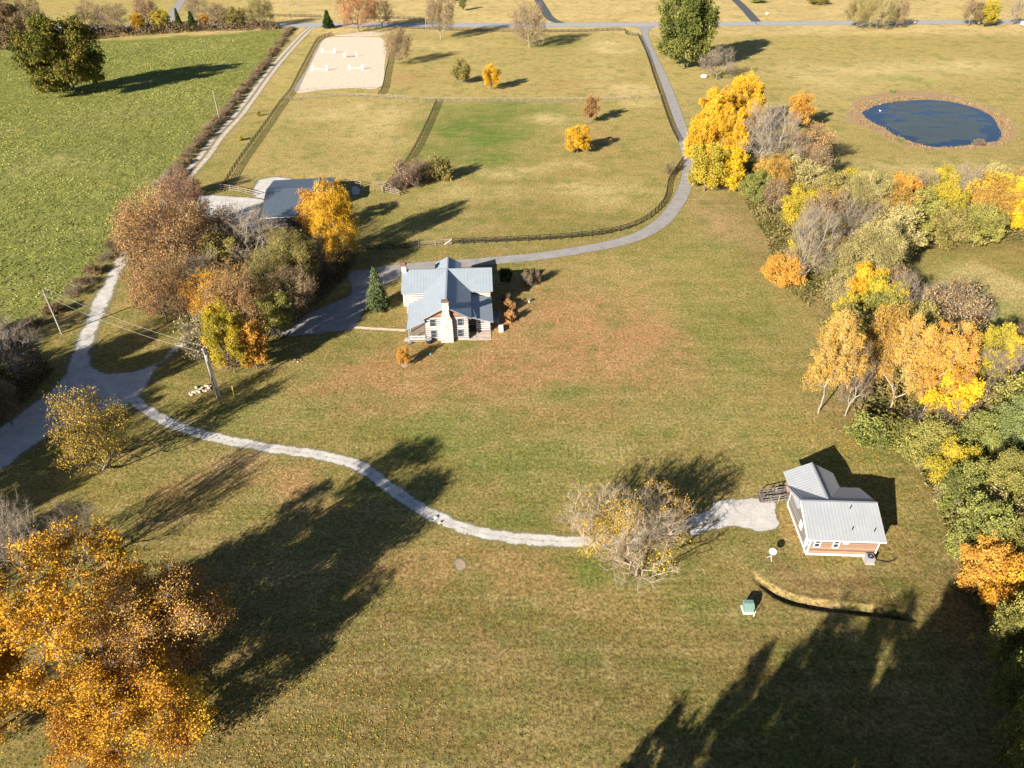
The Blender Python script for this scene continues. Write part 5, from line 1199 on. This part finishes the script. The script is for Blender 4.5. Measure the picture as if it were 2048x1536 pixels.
# transformer cabinet
p = G(1495, 1220); t = thing('transformer_cabinet', p, 'green-grey electrical cabinet on a white pad in the lawn below the cottage', 'cabinet')
mb = MB(); mb.box(-0.62, 0.62, -0.55, 0.55, 0, 0.12); mb.build('pad', M['white'], t)
mb = MB(); mb.box(-0.52, 0.5, -0.42, 0.46, 0.12, 0.85); mb.prism([(-0.54, -0.46, 0.85), (-0.54, 0.48, 0.85), (-0.54, 0.48, 1.12), (-0.54, 0.0, 1.12)], (1.06, 0, 0)); mb.build('body', M['green'], t)
mb = MB(); mb.box(-0.03, 0.03, -0.46, -0.42, 0.2, 0.8); mb.box(0.28, 0.4, -0.46, -0.42, 0.5, 0.62); mb.build('latch', M['greymetal'], t)
p = G(1507, 1233); mb = MB(); mb.tube([(0,0,0),(0.12,0.1,0.8)], 0.03, 6); o = tag(mb.build('marker_post', M['white']), 'thin white marker stake beside the green electrical cabinet', 'stake'); o.location = p

# ------------------------------------------------------------------ barn
bth = math.radians(8.5)
BO = (-56.0, 151.4)
barn = thing('barn', (*BO, 0), 'dark low barn with slate-blue metal roof behind the orange-gold maple', 'barn', rz=bth)
BE, BR = 2.7, 4.6
mb = MB(); mb.box(0, 10.4, 0, 23.4, 0, BE); mb.build('wall', M['barnwood'], barn)
mb = MB(); mb.box(10.41, 14.6, 9.5, 23.4, 0, BE-0.1); mb.build('wall', M['barnwood'], barn)
mb = MB(); mb.prism([(0, 0, BE+.003), (0, 23.4, BE+.003), (0, 11.8, BR-.1)], (0.14, 0, 0)); mb.build('gable', M['barnwood'], barn)
mb = MB(); mb.prism([(14.46, 9.5, BE-.097), (14.46, 23.4, BE-.097), (14.46, 11.8, BR-.1), (14.46, 9.5, BR-.45)], (0.14, 0, 0)); mb.build('gable', M['barnwood'], barn)
rf = MB(); roof_plane(rf, (-0.4, -0.6, BE-0.02), (10.8, -0.6, BE-0.02), (10.8, 11.8, BR), (-0.4, 11.8, BR)); roof_plane(rf, (-0.4, 24.0, BE-0.02), (15.0, 24.0, BE-0.02), (15.0, 11.8, BR), (-0.4, 11.8, BR))
z9 = BE-0.02+(9.1+0.6)/12.4*(BR-BE+0.02); roof_plane(rf, (10.82, 9.1, z9), (15.0, 9.1, z9), (15.0, 11.8, BR), (10.82, 11.8, BR)); rf.bar((-0.4, 11.8, BR+.01), (15.0, 11.8, BR+.01), .3, .06); rf.build('roof', M['roofbarn'], barn)
mb = MB(); mb.bar((-0.4, -0.66, BE-0.08), (10.8, -0.66, BE-0.08), 0.08, 0.14); mb.build('gutter', M['white'], barn)
window((8.9, 0.0, 1.65), 'y', 0.8, 0.95, barn, mats=('white', 'glass'))
mb = MB(); mb.box(11.0, 13.2, 9.3, 14.0, 2.8, 4.6); mb.prism([(11.0, 9.3, 4.605), (13.2, 9.3, 4.605), (12.1, 9.3, 5.9)], (0, 4.7, 0)); dm = mb.build('dormer', M['barnwood'], barn)
rf = MB(); roof_plane(rf, (10.8, 9.1, 4.55), (10.8, 14.6, 4.55), (12.1, 14.6, 6.1), (12.1, 9.1, 6.1)); roof_plane(rf, (13.4, 9.1, 4.55), (13.4, 14.6, 4.55), (12.1, 14.6, 6.1), (12.1, 9.1, 6.1)); rf.build('roof', M['roofbarn'], dm)
mb = MB(); mb.box(-0.05, 0.0, 4, 7, 0, 2.4); mb.build('door', M['framegrey'], barn)

# ------------------------------------------------------------------ fences
def fence(pxs, label, m='fence', spacing=3.0, h=1.35, rails=4, world=False, name='board_fence', group=None, post_w=0.15, rail_h=0.13):
    pts = [G(*p) for p in pxs]
    c = densify(pts, 1.0) if len(pts) > 2 else pts
    L = [0.0]
    for a, b in zip(c, c[1:]): L.append(L[-1]+(b-a).length)
    n = max(1, min(99, int(round(L[-1]/spacing)))); xs = np.array([p.x for p in c]); ys = np.array([p.y for p in c]); s = np.linspace(0, L[-1], n+1)
    P = [Vector((float(np.interp(t, L, xs)), float(np.interp(t, L, ys)), 0)) for t in s]
    t = thing(name, P[0], label, 'fence', group)
    pm = MB(); pm.box(-post_w/2, post_w/2, -post_w/2, post_w/2, -0.2, h+0.08); me = pm.mesh('post'); me.materials.append(M[m])
    for q in P: link('post', me, t, q-P[0])
    for k in range(rails):
        z = 0.28+(h-0.34)*k/(rails-1); r = MB()
        for a, b in zip(P, P[1:]):
            dd = (b-a).normalized(); off = Vector((dd.y, -dd.x, 0))*(post_w/2+0.02)
            jz = random.uniform(-.02, .02)
            r.bar(a-P[0]+off+Vector((0,0,z+jz))-dd*0.02, b-P[0]+off+Vector((0,0,z+jz))-dd*0.03, 0.035, rail_h)
        r.build('rail', M[m], t)
    return t
FW = dict(m='fencewood', rails=3, rail_h=0.11)
fence([(443,384),(468,340),(497,298),(528,255),(558,212),(581,184)], 'long black board fence between the lane and the middle paddock')
fence([(581,184),(602,142),(622,104),(637,80),(664,70)], 'black board fence along the left side of the sand arena')
fence([(664,70),(757,70),(775,78)], 'pale board fence along the top of the sand arena', **FW)
fence([(803,60),(786,96),(774,140),(765,182),(757,192)], 'black board fence along the right side of the sand arena')
fence([(583,183),(638,180),(700,178),(759,176)], 'light post and rail fence along the bottom of the sand arena', m='fencewood', rails=2, post_w=0.10, rail_h=0.06, h=1.0)
fence([(563,202),(620,197),(667,194),(688,193),(760,196),(823,200)], 'weathered cross fence below the sand arena', **FW)
fence([(841,202),(960,203),(1060,203),(1175,202),(1275,198)], 'weathered cross fence between upper paddock and green paddock', **FW)
fence([(1293,197),(1322,195)], 'short weathered fence closing the cross fence at the driveway', **FW)
fence([(874,205),(858,242),(838,284),(815,325),(790,355),(768,385)], 'black board fence running down between the two paddocks')
fence([(805,57),(930,62),(1064,64),(1164,64),(1244,61),(1252,69),(1277,72)], 'black board fence along the county road above the upper paddock')
fence([(1277,72),(1293,108),(1306,148),(1320,190),(1340,249),(1357,284)], 'black board fence beside the driveway, upper stretch', spacing=2.4)
fence([(1366,322),(1351,344),(1337,366),(1330,400),(1310,427),(1270,453),(1210,469),(1130,478),(1030,484),(904,489)], 'black board fence curving along the inside of the driveway bend', spacing=2.4)
fence([(904,489),(870,492),(838,496)], 'pale unpainted fence panel and gate near the log house', **FW)
fence([(838,496),(790,499),(735,503)], 'black board fence ending at the orange-gold maple')
fence([(443,378),(476,383),(508,392)], 'pale board fence above the gravel barn yard', **FW)
fence([(664,366),(694,368),(722,373)], 'pale board fence right of the barn', **FW)
fence([(747,373),(775,375),(800,391)], 'pale board fence corner below the paddock thicket', **FW)
fence([(764,383),(800,391)], 'short pale rails below the paddock thicket', **FW)
fence([(616,462),(646,464)], 'short dark rail fence behind the orange-gold maple trunk')
fence([(470,34),(556,33),(642,35)], 'black board fence on the far side of the county road, left of the lane mouth')
fence([(690,38),(780,38),(850,39)], 'black board fence on the far side of the county road behind the rust-orange tree')
# gate leaf by the house
a, b = G(889, 491), G(904, 489)
t = thing('farm_gate', a, 'pale wooden gate with a diagonal brace in the fence behind the log house', 'gate'); d = b-a
mb = MB()
for z in (0.3, 0.65, 1.0, 1.3): mb.bar((0, -0.12, z), d+Vector((0, -0.12, z)), 0.05, 0.12)
mb.build('rail', M['fencewood'], t); mb = MB(); mb.bar((0, -0.16, 0.3), d+Vector((0, -0.16, 1.3)), 0.05, 0.12); mb.build('brace', M['white'], t)
# wire fence posts on the north verge
for i, x in enumerate((1885, 1896)):
    mb = MB(); mb.box(-.1, .1, -.1, .1, 0, 1.7); o = tag(mb.build('fence_post', M['fencewood']), 'bare wooden post by the county road, left of the yellow-green pair', 'post', 'roadside posts'); o.location = G(x, 54)

# ------------------------------------------------------------------ utility poles and wires
def pole(bx, by, H, label, arm=True, transformer=False, double=False, rz=0.0, lean=0.0):
    b = G(bx, by); t = thing('utility_pole', b, label, 'utility pole', rz=rz)
    mb = MB(); mb.tube([(0,0,-0.3),(0,0,H)], [0.17, 0.12], 10); mb.build('pole', M['polewood'], t)
    if double: mb = MB(); mb.tube([(0.42,0,-0.3),(0.3,0,H*0.94)], [0.13, 0.10], 8); mb.build('brace_pole', M['white'], t)
    if arm:
        mb = MB(); mb.bar((-0.8, 0.15, H-0.5), (0.8, 0.15, H-0.5), 0.1, 0.12); mb.build('crossarm', M['polewood'], t)
        for x in (-0.7, 0.7): mb = MB(); mb.tube([(x,0.15,H-0.44),(x,0.15,H-0.24)], [0.05,0.07], 8); mb.build('insulator', M['white'], t)
    if transformer:
        mb = MB(); mb.tube([(0.0,-0.42,H-2.1),(0.0,-0.42,H-1.95),(0,-0.42,H-1.2),(0,-0.42,H-1.1)], [0.2,0.26,0.26,0.18], 14); mb.build('transformer', M['greymetal'], t)
    return b, H
pA, hA = pole(435, 795, 9.0, 'double utility pole with transformer beside the rock pile', transformer=True, double=True, rz=0.9)
pB, hB = pole(124, 668, 8.6, 'leaning-looking wooden utility pole at the lower pasture edge', rz=0.9)
pC, hC = pole(440, 243, 9.6, 'lone utility pole beside the hedge halfway up the lane', rz=0.3, arm=False)
pD, hD = pole(584, 49, 15, 'utility pole at the mouth of the lane by the county road', arm=False)
pE, hE = pole(601, 32, 15, 'utility pole across the county road from the lane mouth', arm=False)
pF, hF = pole(852, 56, 10, 'short utility pole by the road left of the pale trunk tree', arm=False)
def wire(a, b, sag, label, r=0.016, group=None):
    mb = MB(); pts = [a.lerp(b, i/24)-Vector((0, 0, 4*sag*(i/24)*(1-i/24))) for i in range(25)]
    mb.tube(pts, r, 5); return tag(mb.build('power_line', M['wire']), label, 'wire', group)
va = Vector((0, 0, 1))
off = Vector((0.45, 0.55, 0))
wire(pA+va*(hA-0.2)+off, pB+va*(hB-0.2)+off, 0.9, 'upper wire strung between the double pole and the pasture pole', group='wires over the gravel fork')
wire(pA+va*(hA-0.2)-off, pB+va*(hB-0.2)-off, 1.0, 'lower wire strung between the double pole and the pasture pole', group='wires over the gravel fork')
wire(pB+va*(hB-0.2), pC+va*(hC-0.2), 1.6, 'wire running along the hedge between pasture pole and lane pole', 0.012)
a, b = G(455, 772), G(469, 796); mb = MB(); mb.tube([(0,0,0.0),(-0.12,0.5,2.0)], 0.05, 6); o = tag(mb.build('guy_marker', M['yellow']), 'yellow guy wire guard standing in the grass right of the double pole', 'guy guard'); o.location = b

# ------------------------------------------------------------------ rocks
def rock(loc, s, label, group, m='rock', seed=0):
    import bmesh
    r = random.Random(seed); bm = bmesh.new(); bmesh.ops.create_icosphere(bm, subdivisions=2, radius=1)
    f = [Vector((r.uniform(-1,1), r.uniform(-1,1), r.uniform(-1,1))).normalized() for _ in range(7)]; dd = [r.uniform(.5,.85) for _ in f]
    for v in bm.verts:
        for n_, d_ in zip(f, dd):
            q = v.co.dot(n_)
            if q > d_: v.co -= n_*(q-d_)
        v.co = Vector((v.co.x*s, v.co.y*s*r.uniform(.75,.8), v.co.z*s*0.6+s*0.3))
    me = bpy.data.meshes.new('rock'); bm.to_mesh(me); bm.free(); me.materials.append(M[m])
    o = link('rock', me, None, loc); o.rotation_euler = (0, 0, r.random()*6); return tag(o, label, 'rock', group)
rr_ = random.Random(3)
for i in range(26):
    t_ = i/25; b = G(382+40*t_+rr_.uniform(-5,5), 786-13*t_+rr_.uniform(-6,6)); rock(b, rr_.uniform(.18,.42), 'pale rock in the pile beside the double utility pole', 'rocks piled by the double pole', seed=i)
rock(G(1409, 155), 1.7, 'large white boulder below the huge green tree', None, 'limestone', 50)
for i, (x, y) in enumerate([(862,1041),(880,1046),(871,1036)]): rock(G(x, y), 0.2+0.06*i, 'small pale stone on the verge below the cabin drive', 'stones by the cabin drive', seed=60+i)
for i, (x, y) in enumerate([(596,724),(602,720),(590,720)]): rock(G(x, y), 0.2, 'small stone in the lawn right of the yellow-green grove tip', 'stones in the lawn', seed=70+i)

# ------------------------------------------------------------------ horse jumps in the arena
def jump(x, y, gap, label, rz=0.0, flowers=False):
    b = G(x, y); t = thing('horse_jump', b, label, 'horse jump', 'white jumps in the sand arena', rz=rz)
    for s in (-1, 1):
        mb = MB(); cx = s*gap/2
        for dx, h in ((-0.36, 1.5), (-0.18, 1.75), (0.0, 1.9), (0.18, 2.0), (0.36, 2.1)): mb.box(cx+dx-0.06, cx+dx+0.06, -0.05, 0.05, 0.05, h)
        mb.box(cx-0.45, cx+0.45, -0.07, -0.05, 0.35, 0.5); mb.box(cx-0.45, cx+0.45, -0.07, -0.05, 1.0, 1.12); mb.box(cx-0.42, cx-0.32, -0.4, 0.4, 0.0, 0.1); mb.box(cx+0.32, cx+0.42, -0.4, 0.4, 0.0, 0.1)
        mb.build('wing', M['white'], t)
    for k, z in enumerate((0.3, 0.62) if not flowers else (0.3,)):
        mb = MB(); mb.tube([(-gap/2, 0.0, z+0.1*k), (gap/2, 0.0, z)], 0.045, 8); mb.build('pole', M['white'], t)
    if flowers:
        for k in range(4): mb = MB(); x_ = -gap/2+gap*(k+1)/5; mb.tube([(x_, -0.3, 0.05), (x_, -0.3, 0.35), (x_, -0.3, 0.7)], [0.2, 0.28, 0.08], 8); mb.build('flower_box', M['leaf_limegold'] if k % 2 else M['green'], t)
jump(657, 106, 5.4, 'white jump at the top left of the sand arena')
jump(701, 114, 5.2, 'skewed white jump with green and yellow flowers in the sand arena', rz=0.35, flowers=True)
jump(640, 141, 5.6, 'white jump at the lower left of the sand arena')
jump(712, 139, 5.3, 'white jump at the lower right of the sand arena')

# ------------------------------------------------------------------ small roadside things and pond birds
for (x, y, lb) in ((1511, 51, 'mailbox by the county road below the right hand driveway'), (1828, 50, 'mailbox by the county road right of the roadside clump')):
    b = G(x, y); t = thing('mailbox', b, lb, 'mailbox'); mb = MB(); mb.box(-.08, .08, -.08, .08, 0, 1.1); mb.build('post', M['polewood'], t)
    mb = MB(); mb.box(-.25, .25, -.4, .4, 1.1, 1.4); mb.tube([(0,-.4,1.4),(0,.4,1.4)], 0.25, 12); mb.build('box', M['white'] if x > 1600 else M['black'], t)
b = G(1533, 31); t = thing('sign_post', b, 'small white sign in the field beyond the county road', 'sign'); mb = MB(); mb.box(-.06,.06,-.06,.06,0,1.6); mb.build('post', M['white'], t); mb = MB(); mb.box(-.7,.7,-.1,-.06,.8,1.7); mb.build('panel', M['white'], t)
def bird(x, y, lb, rz):
    b = G(x, y, 0.04); t = thing('white_duck', b, lb, 'duck', 'two white ducks on the pond', rz=rz)
    mb = MB(); t.scale = (.7, .7, .7); mb.tube([(-.55,0,.22),(-.4,0,.18),(-.1,0,.16),(.2,0,.18),(.34,0,.24),(.40,0,.42),(.43,0,.52),(.52,0,.54),(.58,0,.53)], [.02,.12,.21,.2,.12,.07,.09,.07,.03], 10); mb.build('body', M['white'], t, smooth=True)
    mb = MB(); mb.tube([(.57,0,.53),(.7,0,.50)], [.035,.015], 6); mb.build('bill', M['yellow'], t)
bird(1760.5, 209, 'white duck on the pond, nearer the far bank', 0.3); bird(1760, 222, 'white duck on the pond, lower of the two', 2.6)
# pale parked van at the top right edge of the road
b = G(2046, 53); t = thing('parked_trailer', b, 'white trailer just inside the frame at the top right edge', 'trailer', rz=0.05)
mb = MB(); mb.box(-1.0, 7.5, -1.2, 1.2, 0.7, 2.4); mb.build('body', M['white'], t)
for x in (1.6, 5.4): mb = MB(); mb.tube([(x, -1.25, 0.4), (x, -1.0, 0.4)], 0.4, 16); mb.build('wheel', M['black'], t)
mb = MB(); mb.bar((-1.0, 0, 0.7), (-2.2, 0, 0.6), 0.12, 0.12); mb.build('hitch', M['greymetal'], t)
